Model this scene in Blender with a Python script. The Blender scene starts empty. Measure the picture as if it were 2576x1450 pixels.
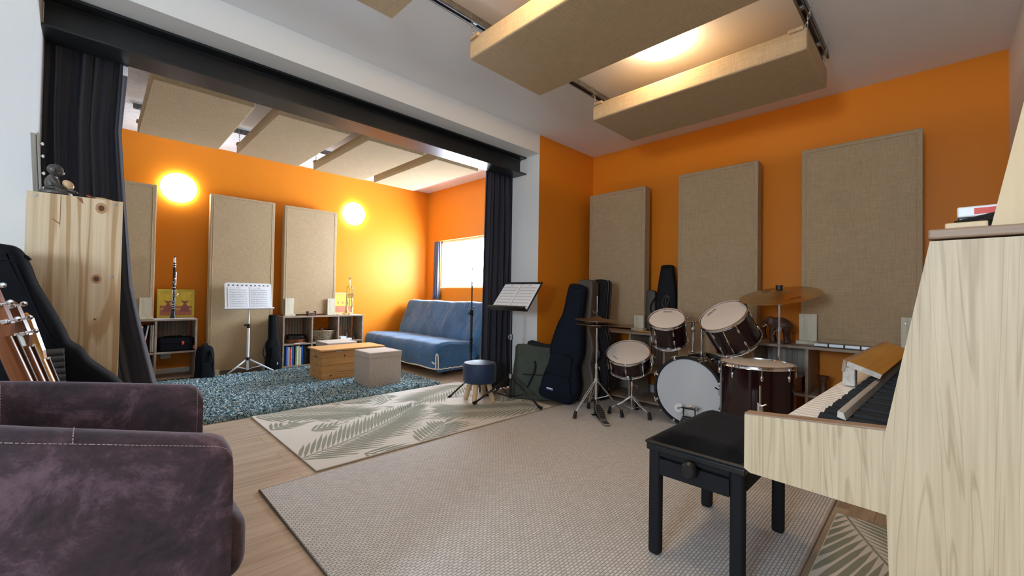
import bpy, bmesh, math, random
from mathutils import Vector, Matrix
from math import sin, cos, pi, radians, sqrt
random.seed(7)
S = bpy.context.scene
COL = S.collection

# ---------------------------------------------------------------- camera
cam_d = bpy.data.cameras.new('camera'); cam = bpy.data.objects.new('camera', cam_d); COL.objects.link(cam)
cam_d.sensor_width = 36; cam_d.sensor_fit = 'HORIZONTAL'
cam_d.lens = 1052.9772 * 36 / 2576
cam_d.clip_start = 0.02; cam_d.clip_end = 200
RR = ((0.709944122, 0.0220604106, 0.703912410), (-0.704073029, -0.000674399453, 0.710127253), (0.0161404169, -0.999756412, 0.0150533542))
cam.matrix_world = Matrix(((RR[0][0], -RR[0][1], -RR[0][2], 0), (RR[1][0], -RR[1][1], -RR[1][2], 0), (RR[2][0], -RR[2][1], -RR[2][2], 1.0), (0, 0, 0, 1)))
S.camera = cam
def camdir(r, u, t):   # right / up / towards camera -> world direction
    v = Vector((RR[0][0]*r-RR[0][1]*u-RR[0][2]*t, RR[1][0]*r-RR[1][1]*u-RR[1][2]*t, RR[2][0]*r-RR[2][1]*u-RR[2][2]*t))
    return v.normalized()

# ---------------------------------------------------------------- view, world, lights
S.view_settings.view_transform = 'Standard'; S.view_settings.look = 'None'
S.view_settings.exposure = 0.14; S.view_settings.gamma = 1.0; S.view_settings.use_curve_mapping = False
S.cycles.use_denoising = True; S.cycles.adaptive_threshold = 0.02
S.cycles.max_bounces = 6; S.cycles.diffuse_bounces = 4; S.cycles.glossy_bounces = 3; S.cycles.transparent_max_bounces = 8
S.cycles.sample_clamp_indirect = 6.0
W = bpy.data.worlds.new('daylight'); S.world = W; W.use_nodes = True
wn = W.node_tree.nodes; bg = wn['Background']
bg.inputs['Color'].default_value = (0.68, 0.84, 1.0, 1); bg.inputs['Strength'].default_value = 62.0
def area(name, loc, rot, sx, sy, power, color, portal=False):
    d = bpy.data.lights.new(name, 'AREA'); d.shape = 'RECTANGLE'; d.size = sx; d.size_y = sy; d.energy = power; d.color = color
    o = bpy.data.objects.new(name, d); COL.objects.link(o); o.location = loc; o.rotation_euler = rot
    if portal: d.cycles.is_portal = True
    return o
# portals only guide the sky through the real window openings
area('alcove_window_portal', (4.14, 4.95, 1.475), (0, radians(90), 0), 0.77, 1.6, 1, (1, 1, 1), True)
area('side_window_portal', (-2.33, 0.25, 1.50), (0, radians(-90), 0), 0.75, 0.7, 1, (1, 1, 1), True)
WALL_LAMP = 22.0; CEIL_LAMP = 31.0

# ---------------------------------------------------------------- materials
def nt(name):
    m = bpy.data.materials.new(name); m.use_nodes = True
    return m, m.node_tree.nodes, m.node_tree.links, m.node_tree.nodes['Principled BSDF']
def mat(name, col, rough=0.6, metal=0.0, spec=0.5, bump=None, var=None, sheen=0, coat=0):
    """bump=(kind, scale, strength, dist); var=(scale, amount, stretch)"""
    m, N, L, B = nt(name)
    B.inputs['Base Color'].default_value = (*col, 1); B.inputs['Roughness'].default_value = rough; B.inputs['Metallic'].default_value = metal
    B.inputs['Specular IOR Level'].default_value = spec
    if sheen: B.inputs['Sheen Weight'].default_value = sheen
    if coat: B.inputs['Coat Weight'].default_value = coat; B.inputs['Coat Roughness'].default_value = 0.08
    tc = N.new('ShaderNodeTexCoord')
    if var:
        sc, am, st = var
        mp = N.new('ShaderNodeMapping'); mp.inputs['Scale'].default_value = st; L.new(tc.outputs['Object'], mp.inputs['Vector'])
        nz = N.new('ShaderNodeTexNoise'); nz.inputs['Scale'].default_value = sc; nz.inputs['Detail'].default_value = 6; nz.inputs['Roughness'].default_value = 0.62
        L.new(mp.outputs['Vector'], nz.inputs['Vector'])
        rp = N.new('ShaderNodeValToRGB'); rp.color_ramp.elements[0].position = 0.3; rp.color_ramp.elements[1].position = 0.7
        rp.color_ramp.elements[0].color = (*[c*(1-am) for c in col], 1); rp.color_ramp.elements[1].color = (*[min(1, c*(1+am)) for c in col], 1)
        L.new(nz.outputs['Fac'], rp.inputs['Fac']); L.new(rp.outputs['Color'], B.inputs['Base Color'])
    if bump:
        kind, sc, st, di = bump
        if kind == 'noise':
            t = N.new('ShaderNodeTexNoise'); t.inputs['Scale'].default_value = sc; t.inputs['Detail'].default_value = 5; out = t.outputs['Fac']
        elif kind == 'vor':
            t = N.new('ShaderNodeTexVoronoi'); t.inputs['Scale'].default_value = sc; out = t.outputs['Distance']
        L.new(tc.outputs['Object'], t.inputs['Vector'])
        b = N.new('ShaderNodeBump'); b.inputs['Strength'].default_value = st; b.inputs['Distance'].default_value = di
        L.new(out, b.inputs['Height']); L.new(b.outputs['Normal'], B.inputs['Normal'])
    return m
def wood(name, c1, c2, axis='Z', scale=1.0, rough=0.5, dist=3.0, ct=(0.28, 0.78), spec=0.4, line=0.0):
    """long grain along one object axis"""
    m, N, L, B = nt(name); B.inputs['Roughness'].default_value = rough; B.inputs['Specular IOR Level'].default_value = spec
    tc = N.new('ShaderNodeTexCoord'); mp = N.new('ShaderNodeMapping')
    s = [14*scale]*3; s['XYZ'.index(axis)] = 0.9*scale; mp.inputs['Scale'].default_value = s
    L.new(tc.outputs['Object'], mp.inputs['Vector'])
    n1 = N.new('ShaderNodeTexNoise'); n1.inputs['Scale'].default_value = 1.0; n1.inputs['Detail'].default_value = 3; n1.inputs['Distortion'].default_value = 0.6
    L.new(mp.outputs['Vector'], n1.inputs['Vector'])
    mu = N.new('ShaderNodeMath'); mu.operation = 'MULTIPLY'; mu.inputs[1].default_value = dist*4; L.new(n1.outputs['Fac'], mu.inputs[0])
    si = N.new('ShaderNodeMath'); si.operation = 'SINE'; L.new(mu.outputs[0], si.inputs[0])
    mp2 = N.new('ShaderNodeMapping'); s2 = [120*scale]*3; s2['XYZ'.index(axis)] = 3*scale; mp2.inputs['Scale'].default_value = s2; L.new(tc.outputs['Object'], mp2.inputs['Vector'])
    n2 = N.new('ShaderNodeTexNoise'); n2.inputs['Scale'].default_value = 1.0; n2.inputs['Detail'].default_value = 4; L.new(mp2.outputs['Vector'], n2.inputs['Vector'])
    if line:
        mr = N.new('ShaderNodeMapRange'); mr.inputs['From Min'].default_value = 0.72; mr.inputs['From Max'].default_value = 1.0; mr.inputs['To Min'].default_value = 0.16; mr.inputs['To Max'].default_value = 0.16-line; L.new(si.outputs[0], mr.inputs['Value']); a = mr
    else:
        a = N.new('ShaderNodeMath'); a.operation = 'MULTIPLY_ADD'; a.inputs[1].default_value = 0.22; a.inputs[2].default_value = 0.1; L.new(si.outputs[0], a.inputs[0])
    ad = N.new('ShaderNodeMath'); ad.operation = 'ADD'; L.new(a.outputs[0], ad.inputs[0]); L.new(n2.outputs['Fac'], ad.inputs[1])
    rp = N.new('ShaderNodeValToRGB'); rp.color_ramp.elements[0].position = ct[0]; rp.color_ramp.elements[1].position = ct[1]
    rp.color_ramp.elements[0].color = (*c2, 1); rp.color_ramp.elements[1].color = (*c1, 1)
    L.new(ad.outputs[0], rp.inputs['Fac']); L.new(rp.outputs['Color'], B.inputs['Base Color'])
    b = N.new('ShaderNodeBump'); b.inputs['Strength'].default_value = 0.15; b.inputs['Distance'].default_value = 0.001
    L.new(n2.outputs['Fac'], b.inputs['Height']); L.new(b.outputs['Normal'], B.inputs['Normal'])
    return m
def emis(name, col, st):
    m, N, L, B = nt(name); B.inputs['Base Color'].default_value = (0.9, 0.9, 0.9, 1)
    B.inputs['Emission Color'].default_value = (*col, 1); B.inputs['Emission Strength'].default_value = st
    return m
def burlap(name, c):
    m, N, L, B = nt(name); B.inputs['Roughness'].default_value = 0.92; B.inputs['Specular IOR Level'].default_value = 0.15
    tc = N.new('ShaderNodeTexCoord')
    outs = []
    for k, st in enumerate(((260, 260, 14), (14, 260, 260), (260, 14, 260))):
        mp = N.new('ShaderNodeMapping'); mp.inputs['Scale'].default_value = st; L.new(tc.outputs['Object'], mp.inputs['Vector'])
        n = N.new('ShaderNodeTexNoise'); n.inputs['Scale'].default_value = 1.0; n.inputs['Detail'].default_value = 2; L.new(mp.outputs['Vector'], n.inputs['Vector'])
        outs.append(n.outputs['Fac'])
    a = N.new('ShaderNodeMath'); a.operation = 'ADD'; L.new(outs[0], a.inputs[0]); L.new(outs[1], a.inputs[1])
    a2 = N.new('ShaderNodeMath'); a2.operation = 'ADD'; L.new(a.outputs[0], a2.inputs[0]); L.new(outs[2], a2.inputs[1])
    big = N.new('ShaderNodeTexNoise'); big.inputs['Scale'].default_value = 5; big.inputs['Detail'].default_value = 4; L.new(tc.outputs['Object'], big.inputs['Vector'])
    a3 = N.new('ShaderNodeMath'); a3.operation = 'ADD'; bm_ = N.new('ShaderNodeMath'); bm_.operation = 'MULTIPLY_ADD'; bm_.inputs[1].default_value = 0.3; bm_.inputs[2].default_value = 0.35; L.new(big.outputs['Fac'], bm_.inputs[0]); L.new(a2.outputs[0], a3.inputs[0]); L.new(bm_.outputs[0], a3.inputs[1])
    dv = N.new('ShaderNodeMath'); dv.operation = 'MULTIPLY'; dv.inputs[1].default_value = 0.25; L.new(a3.outputs[0], dv.inputs[0])
    rp = N.new('ShaderNodeValToRGB'); e = rp.color_ramp.elements
    e[0].position = 0.36; e[0].color = (*[v*0.74 for v in c], 1); e[1].position = 0.62; e[1].color = (*[min(1, v*1.14) for v in c], 1)
    L.new(dv.outputs[0], rp.inputs['Fac']); L.new(rp.outputs['Color'], B.inputs['Base Color'])
    b = N.new('ShaderNodeBump'); b.inputs['Strength'].default_value = 0.5; b.inputs['Distance'].default_value = 0.002
    L.new(a2.outputs[0], b.inputs['Height']); L.new(b.outputs['Normal'], B.inputs['Normal'])
    return m
def floor_mat():
    m, N, L, B = nt('oak_laminate'); B.inputs['Roughness'].default_value = 0.38
    tc = N.new('ShaderNodeTexCoord')
    br = N.new('ShaderNodeTexBrick'); br.inputs['Scale'].default_value = 1.0; br.inputs['Brick Width'].default_value = 1.28; br.inputs['Row Height'].default_value = 0.19
    br.inputs['Mortar Size'].default_value = 0.0012; br.inputs['Color1'].default_value = (0, 0, 0, 1); br.inputs['Color2'].default_value = (1, 1, 1, 1); br.inputs['Mortar'].default_value = (0.1, 0.1, 0.1, 1); br.offset = 0.37
    L.new(tc.outputs['Object'], br.inputs['Vector'])
    mp = N.new('ShaderNodeMapping'); mp.inputs['Scale'].default_value = (1.6, 22, 1); L.new(tc.outputs['Object'], mp.inputs['Vector'])
    mx = N.new('ShaderNodeVectorMath'); mx.operation = 'MULTIPLY_ADD'; mx.inputs[1].default_value = (7, 7, 7); L.new(br.outputs['Color'], mx.inputs[0]); L.new(mp.outputs['Vector'], mx.inputs[2])
    n = N.new('ShaderNodeTexNoise'); n.inputs['Scale'].default_value = 1; n.inputs['Detail'].default_value = 7; n.inputs['Distortion'].default_value = 0.8; L.new(mx.outputs[0], n.inputs['Vector'])
    rp = N.new('ShaderNodeValToRGB'); e = rp.color_ramp.elements; e[0].position = 0.3; e[0].color = (0.34, 0.255, 0.175, 1); e[1].position = 0.68; e[1].color = (0.51, 0.41, 0.305, 1)
    L.new(n.outputs['Fac'], rp.inputs['Fac'])
    m2 = N.new('ShaderNodeMix'); m2.data_type = 'RGBA'; m2.blend_type = 'MULTIPLY'; m2.inputs['B'].default_value = (0.45, 0.4, 0.36, 1)
    L.new(br.outputs['Fac'], m2.inputs['Factor']); L.new(rp.outputs['Color'], m2.inputs['A']); L.new(m2.outputs['Result'], B.inputs['Base Color'])
    return m
def weave_mat():
    m, N, L, B = nt('flat_woven_rug'); B.inputs['Roughness'].default_value = 0.9; B.inputs['Specular IOR Level'].default_value = 0.2
    tc = N.new('ShaderNodeTexCoord')
    br = N.new('ShaderNodeTexBrick'); br.inputs['Scale'].default_value = 1.0; br.inputs['Brick Width'].default_value = 0.023; br.inputs['Row Height'].default_value = 0.0125
    br.inputs['Mortar Size'].default_value = 0.0019; br.inputs['Mortar Smooth'].default_value = 0.9
    br.inputs['Color1'].default_value = (0.58, 0.555, 0.53, 1); br.inputs['Color2'].default_value = (0.67, 0.645, 0.615, 1); br.inputs['Mortar'].default_value = (0.37, 0.34, 0.31, 1)
    L.new(tc.outputs['Object'], br.inputs['Vector']); L.new(br.outputs['Color'], B.inputs['Base Color'])
    b = N.new('ShaderNodeBump'); b.invert = True; b.inputs['Strength'].default_value = 0.8; b.inputs['Distance'].default_value = 0.004
    L.new(br.outputs['Fac'], b.inputs['Height']); L.new(b.outputs['Normal'], B.inputs['Normal'])
    return m
def shag_mat():
    m, N, L, B = nt('blue_shag'); B.inputs['Roughness'].default_value = 0.85; B.inputs['Specular IOR Level'].default_value = 0.2
    tc = N.new('ShaderNodeTexCoord')
    n = N.new('ShaderNodeTexNoise'); n.inputs['Scale'].default_value = 75; n.inputs['Detail'].default_value = 3; n.inputs['Distortion'].default_value = 1.6; L.new(tc.outputs['Object'], n.inputs['Vector'])
    rp = N.new('ShaderNodeValToRGB'); e = rp.color_ramp.elements
    e[0].position = 0.37; e[0].color = (0.010, 0.020, 0.036, 1); e[1].position = 0.62; e[1].color = (0.66, 0.68, 0.58, 1)
    k = e.new(0.45); k.color = (0.03, 0.10, 0.17, 1); k = e.new(0.50); k.color = (0.10, 0.24, 0.32, 1); k = e.new(0.56); k.color = (0.34, 0.44, 0.43, 1)
    L.new(n.outputs['Fac'], rp.inputs['Fac']); L.new(rp.outputs['Color'], B.inputs['Base Color'])
    return m
def suede_mat():
    m, N, L, B = nt('purple_suede'); B.inputs['Roughness'].default_value = 0.72; B.inputs['Sheen Weight'].default_value = 0.22; B.inputs['Sheen Tint'].default_value = (0.75, 0.62, 0.75, 1); B.inputs['Specular IOR Level'].default_value = 0.3
    tc = N.new('ShaderNodeTexCoord')
    n = N.new('ShaderNodeTexNoise'); n.inputs['Scale'].default_value = 6.5; n.inputs['Detail'].default_value = 12; n.inputs['Roughness'].default_value = 0.78; n.inputs['Distortion'].default_value = 0.3; L.new(tc.outputs['Object'], n.inputs['Vector'])
    rp = N.new('ShaderNodeValToRGB'); e = rp.color_ramp.elements
    e[0].position = 0.40; e[0].color = (0.020, 0.014, 0.017, 1); e[1].position = 0.64; e[1].color = (0.135, 0.08, 0.10, 1)
    k = e.new(0.52); k.color = (0.052, 0.029, 0.036, 1)
    L.new(n.outputs['Fac'], rp.inputs['Fac']); L.new(rp.outputs['Color'], B.inputs['Base Color'])
    b = N.new('ShaderNodeBump'); b.inputs['Strength'].default_value = 0.25; b.inputs['Distance'].default_value = 0.002
    n3 = N.new('ShaderNodeTexNoise'); n3.inputs['Scale'].default_value = 140; L.new(tc.outputs['Object'], n3.inputs['Vector']); L.new(n3.outputs['Fac'], b.inputs['Height']); L.new(b.outputs['Normal'], B.inputs['Normal'])
    return m
def plaster_mat():
    m, N, L, B = nt('crinkled_plaster'); B.inputs['Base Color'].default_value = (0.88, 0.89, 0.90, 1); B.inputs['Roughness'].default_value = 0.7
    tc = N.new('ShaderNodeTexCoord'); n = N.new('ShaderNodeTexNoise'); n.inputs['Scale'].default_value = 9; n.inputs['Detail'].default_value = 3; n.inputs['Distortion'].default_value = 2.5
    L.new(tc.outputs['Object'], n.inputs['Vector'])
    rp = N.new('ShaderNodeValToRGB'); e = rp.color_ramp.elements; e[0].position = 0.47; e[1].position = 0.5; k = e.new(0.53); k.color = (0, 0, 0, 1); e[0].color = (0, 0, 0, 1)
    L.new(n.outputs['Fac'], rp.inputs['Fac'])
    b = N.new('ShaderNodeBump'); b.inputs['Strength'].default_value = 0.6; b.inputs['Distance'].default_value = 0.01; L.new(rp.outputs['Color'], b.inputs['Height']); L.new(b.outputs['Normal'], B.inputs['Normal'])
    return m
def glass_mat():
    m, N, L, B = nt('window_glass'); out = N['Material Output']
    tr = N.new('ShaderNodeBsdfTransparent'); gl = N.new('ShaderNodeBsdfGlossy'); gl.inputs['Roughness'].default_value = 0.02
    mx = N.new('ShaderNodeMixShader'); mx.inputs[0].default_value = 0.06; L.new(tr.outputs[0], mx.inputs[1]); L.new(gl.outputs[0], mx.inputs[2]); L.new(mx.outputs[0], out.inputs['Surface'])
    return m

M = {}
M['orange'] = mat('orange_paint', (0.78, 0.238, 0.014), 0.45, spec=0.2, bump=('noise', 160, 0.08, 0.002))
M['white'] = mat('white_paint', (0.84, 0.825, 0.80), 0.6, bump=('noise', 200, 0.08, 0.002))
M['ceil'] = mat('ceiling_paint', (0.86, 0.855, 0.86), 0.7, bump=('noise', 60, 0.10, 0.004))
M['plaster'] = plaster_mat()
M['floor'] = floor_mat(); M['weave'] = weave_mat(); M['shag'] = shag_mat(); M['suede'] = suede_mat(); M['glass'] = glass_mat()
M['burlap'] = burlap('burlap_cloth', (0.50, 0.362, 0.215))
M['beam'] = mat('black_steel_paint', (0.012, 0.013, 0.015), 0.33, spec=0.5)
M['curtain'] = mat('charcoal_curtain', (0.034, 0.034, 0.048), 0.85, spec=0.2, sheen=0.25, bump=('noise', 300, 0.2, 0.001))
M['thin'] = mat('thin_grey_cloth', (0.16, 0.16, 0.20), 0.8)
M['thin'].node_tree.nodes['Principled BSDF'].inputs['Transmission Weight'].default_value = 0.0
M['pine'] = wood('pine_board', (0.78, 0.61, 0.40), (0.50, 0.31, 0.15), 'Z', 0.42, 0.5, 9.0, line=0.42)
M['knot'] = mat('pine_knot', (0.10, 0.035, 0.015), 0.6)
M['crack'] = mat('resin_streak', (0.28, 0.11, 0.04), 0.6)
M['thread'] = mat('dusty_thread', (0.34, 0.25, 0.25), 0.8)
M['chest'] = wood('pine_chest', (0.66, 0.36, 0.13), (0.44, 0.20, 0.055), 'X', 0.8, 0.45, 2.4)
M['chestlid'] = wood('pine_lid', (0.72, 0.42, 0.18), (0.55, 0.28, 0.10), 'X', 0.8, 0.4, 2.4)
M['shelf'] = wood('grey_oak', (0.40, 0.30, 0.225), (0.26, 0.185, 0.135), 'X', 0.8, 0.55, 2.0)
M['slat'] = mat('slat_grey', (0.36, 0.30, 0.25), 0.7, var=(8, 0.25, (1, 1, 0.2)))
M['oak'] = wood('limed_oak', (0.60, 0.465, 0.305), (0.38, 0.275, 0.16), 'Z', 1.25, 0.5, 14.0, ct=(0.18, 0.84), line=0.30)
M['oakedge'] = wood('oak_edge', (0.40, 0.27, 0.185), (0.26, 0.16, 0.10), 'Y', 1.0, 0.5, 2.0)
M['paleblock'] = wood('pale_block', (0.72, 0.66, 0.52), (0.58, 0.50, 0.36), 'Z', 1.0, 0.6, 1.6)
M['honey'] = wood('honey_wood', (0.58, 0.30, 0.045), (0.44, 0.20, 0.025), 'X', 0.8, 0.35, 2.0)
M['white_wood'] = wood('whitewash', (0.62, 0.57, 0.50), (0.42, 0.35, 0.29), 'X', 1.0, 0.6, 2.0)
M['black'] = mat('black_plastic', (0.008, 0.008, 0.009), 0.4)
M['matblack'] = mat('matt_black', (0.010, 0.010, 0.012), 0.75, spec=0.25)
M['velvet'] = mat('black_velvet', (0.008, 0.008, 0.009), 0.95, spec=0.03, sheen=0.04, var=(7, 0.5, (1, 1, 1)))
M['nylon'] = mat('black_nylon', (0.005, 0.0055, 0.008), 0.8, spec=0.15, bump=('noise', 220, 0.3, 0.002))
M['navy'] = mat('navy_nylon', (0.006, 0.009, 0.017), 0.8, spec=0.15, bump=('noise', 220, 0.3, 0.002))
M['taupe'] = mat('taupe_case', (0.085, 0.066, 0.05), 0.55, var=(5, 0.2, (1, 1, 1)))
M['green'] = mat('dark_green_canvas', (0.045, 0.058, 0.045), 0.8, var=(9, 0.25, (1, 1, 1)), bump=('noise', 14, 0.3, 0.02))
M['chrome'] = mat('chrome', (0.80, 0.80, 0.82), 0.12, 1.0)
M['steel'] = mat('dull_steel', (0.42, 0.42, 0.43), 0.38, 1.0)
M['galv'] = mat('galvanised_rail', (0.20, 0.20, 0.20), 0.5, 0.6, var=(30, 0.3, (1, 1, 1)))
M['winered'] = mat('dark_cherry_lacquer', (0.014, 0.003, 0.004), 0.12, spec=0.4, coat=0.3)
M['head'] = mat('drum_skin', (0.72, 0.64, 0.57), 0.5)
M['bhead'] = mat('clear_grey_skin', (0.60, 0.61, 0.63), 0.35)
M['ink'] = mat('black_ink', (0.03, 0.012, 0.01), 0.6)
M['bronze'] = mat('cymbal_bronze', (0.58, 0.42, 0.20), 0.30, 1.0, var=(3, 0.25, (1, 1, 8)))
M['bronze2'] = mat('hihat_bronze', (0.42, 0.28, 0.17), 0.38, 1.0, var=(3, 0.25, (1, 1, 8)))
M['whitemetal'] = mat('white_metal', (0.82, 0.84, 0.86), 0.35)
M['paper'] = mat('paper', (0.86, 0.86, 0.88), 0.7)
M['note'] = mat('grey_print', (0.22, 0.22, 0.25), 0.7)
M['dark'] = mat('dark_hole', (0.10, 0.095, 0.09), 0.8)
M['sofa'] = mat('denim_blue_cover', (0.040, 0.125, 0.25), 0.85, spec=0.2, sheen=0.3, var=(3.2, 0.3, (1, 1, 1)), bump=('noise', 6, 0.5, 0.03))
M['cream'] = mat('cream_piping', (0.80, 0.76, 0.66), 0.7)
M['dash'] = mat('straw_dash', (0.42, 0.42, 0.32), 0.7)
M['linen'] = mat('beige_linen', (0.46, 0.385, 0.32), 0.9, spec=0.15, var=(60, 0.10, (1, 1, 1)), bump=('noise', 260, 0.35, 0.002))
M['bluevelvet'] = mat('blue_velvet', (0.003, 0.018, 0.062), 0.6, sheen=0.12)
M['beech'] = wood('beech_leg', (0.62, 0.42, 0.24), (0.48, 0.29, 0.15), 'Z', 1.0, 0.55, 1.6)
M['palmbase'] = mat('palm_rug_cream', (0.66, 0.62, 0.55), 0.9, spec=0.15, bump=('noise', 240, 0.4, 0.002))
M['palmleaf'] = mat('palm_rug_sage', (0.27, 0.275, 0.215), 0.9, spec=0.15, bump=('noise', 240, 0.4, 0.002))
M['brass'] = mat('brass', (0.80, 0.58, 0.22), 0.16, 1.0)
M['silver'] = mat('silver', (0.85, 0.85, 0.87), 0.15, 1.0)
M['ivory'] = mat('ivory_key', (0.88, 0.83, 0.76), 0.3)
M['ebony'] = mat('ebony_key', (0.006, 0.006, 0.006), 0.5, spec=0.2)
M['pewter'] = mat('pewter', (0.125, 0.115, 0.105), 0.5, 0.7, var=(25, 0.5, (1, 1, 1)))
M['eggwood'] = mat('light_turned_wood', (0.62, 0.40, 0.22), 0.25)
M['mahog'] = wood('mahogany', (0.20, 0.065, 0.022), (0.10, 0.028, 0.010), 'Z', 0.9, 0.25, 1.5)
M['amber'] = mat('amber_lacquer', (0.55, 0.22, 0.02), 0.3, coat=0.2)
M['brownwood'] = mat('carved_brown_wood', (0.085, 0.030, 0.014), 0.5, var=(14, 0.5, (1, 1, 1)), bump=('noise', 40, 0.5, 0.006))
M['greywood'] = wood('weathered_wood', (0.36, 0.33, 0.28), (0.20, 0.17, 0.14), 'Z', 1.0, 0.6, 1.6)
M['wicker'] = mat('wicker', (0.33, 0.26, 0.17), 0.75)
M['yellowframe'] = mat('yellow_frame', (0.62, 0.50, 0.06), 0.45)
M['goldframe'] = mat('gold_frame', (0.62, 0.44, 0.20), 0.4)
M['paintY'] = mat('painted_yellow', (0.80, 0.58, 0.07), 0.6, var=(9, 0.2, (1, 1, 1)))
M['paintR'] = mat('painted_terracotta', (0.46, 0.17, 0.09), 0.6, var=(9, 0.2, (1, 1, 1)))
M['paintP'] = mat('painted_mauve', (0.30, 0.10, 0.10), 0.6)
M['red'] = mat('coral_red', (0.75, 0.06, 0.04), 0.5)
M['bluetag'] = mat('blue_label', (0.03, 0.10, 0.42), 0.5)
M['plastic'] = mat('white_plastic', (0.78, 0.79, 0.80), 0.35)
M['grip'] = mat('ribbed_rubber', (0.07, 0.075, 0.085), 0.6)
M['blondbox'] = wood('blond_ply', (0.62, 0.44, 0.24), (0.50, 0.34, 0.17), 'Z', 0.4, 0.45, 1.2)
M['yellow'] = mat('lamp_warm', (1, 1, 1), 0.5)
M['lampcold'] = emis('cold_lamp_glow', (0.88, 0.94, 1.0), WALL_LAMP)
M['lampwarm'] = emis('warm_lamp_glow', (1.0, 0.72, 0.42), CEIL_LAMP)

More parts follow.
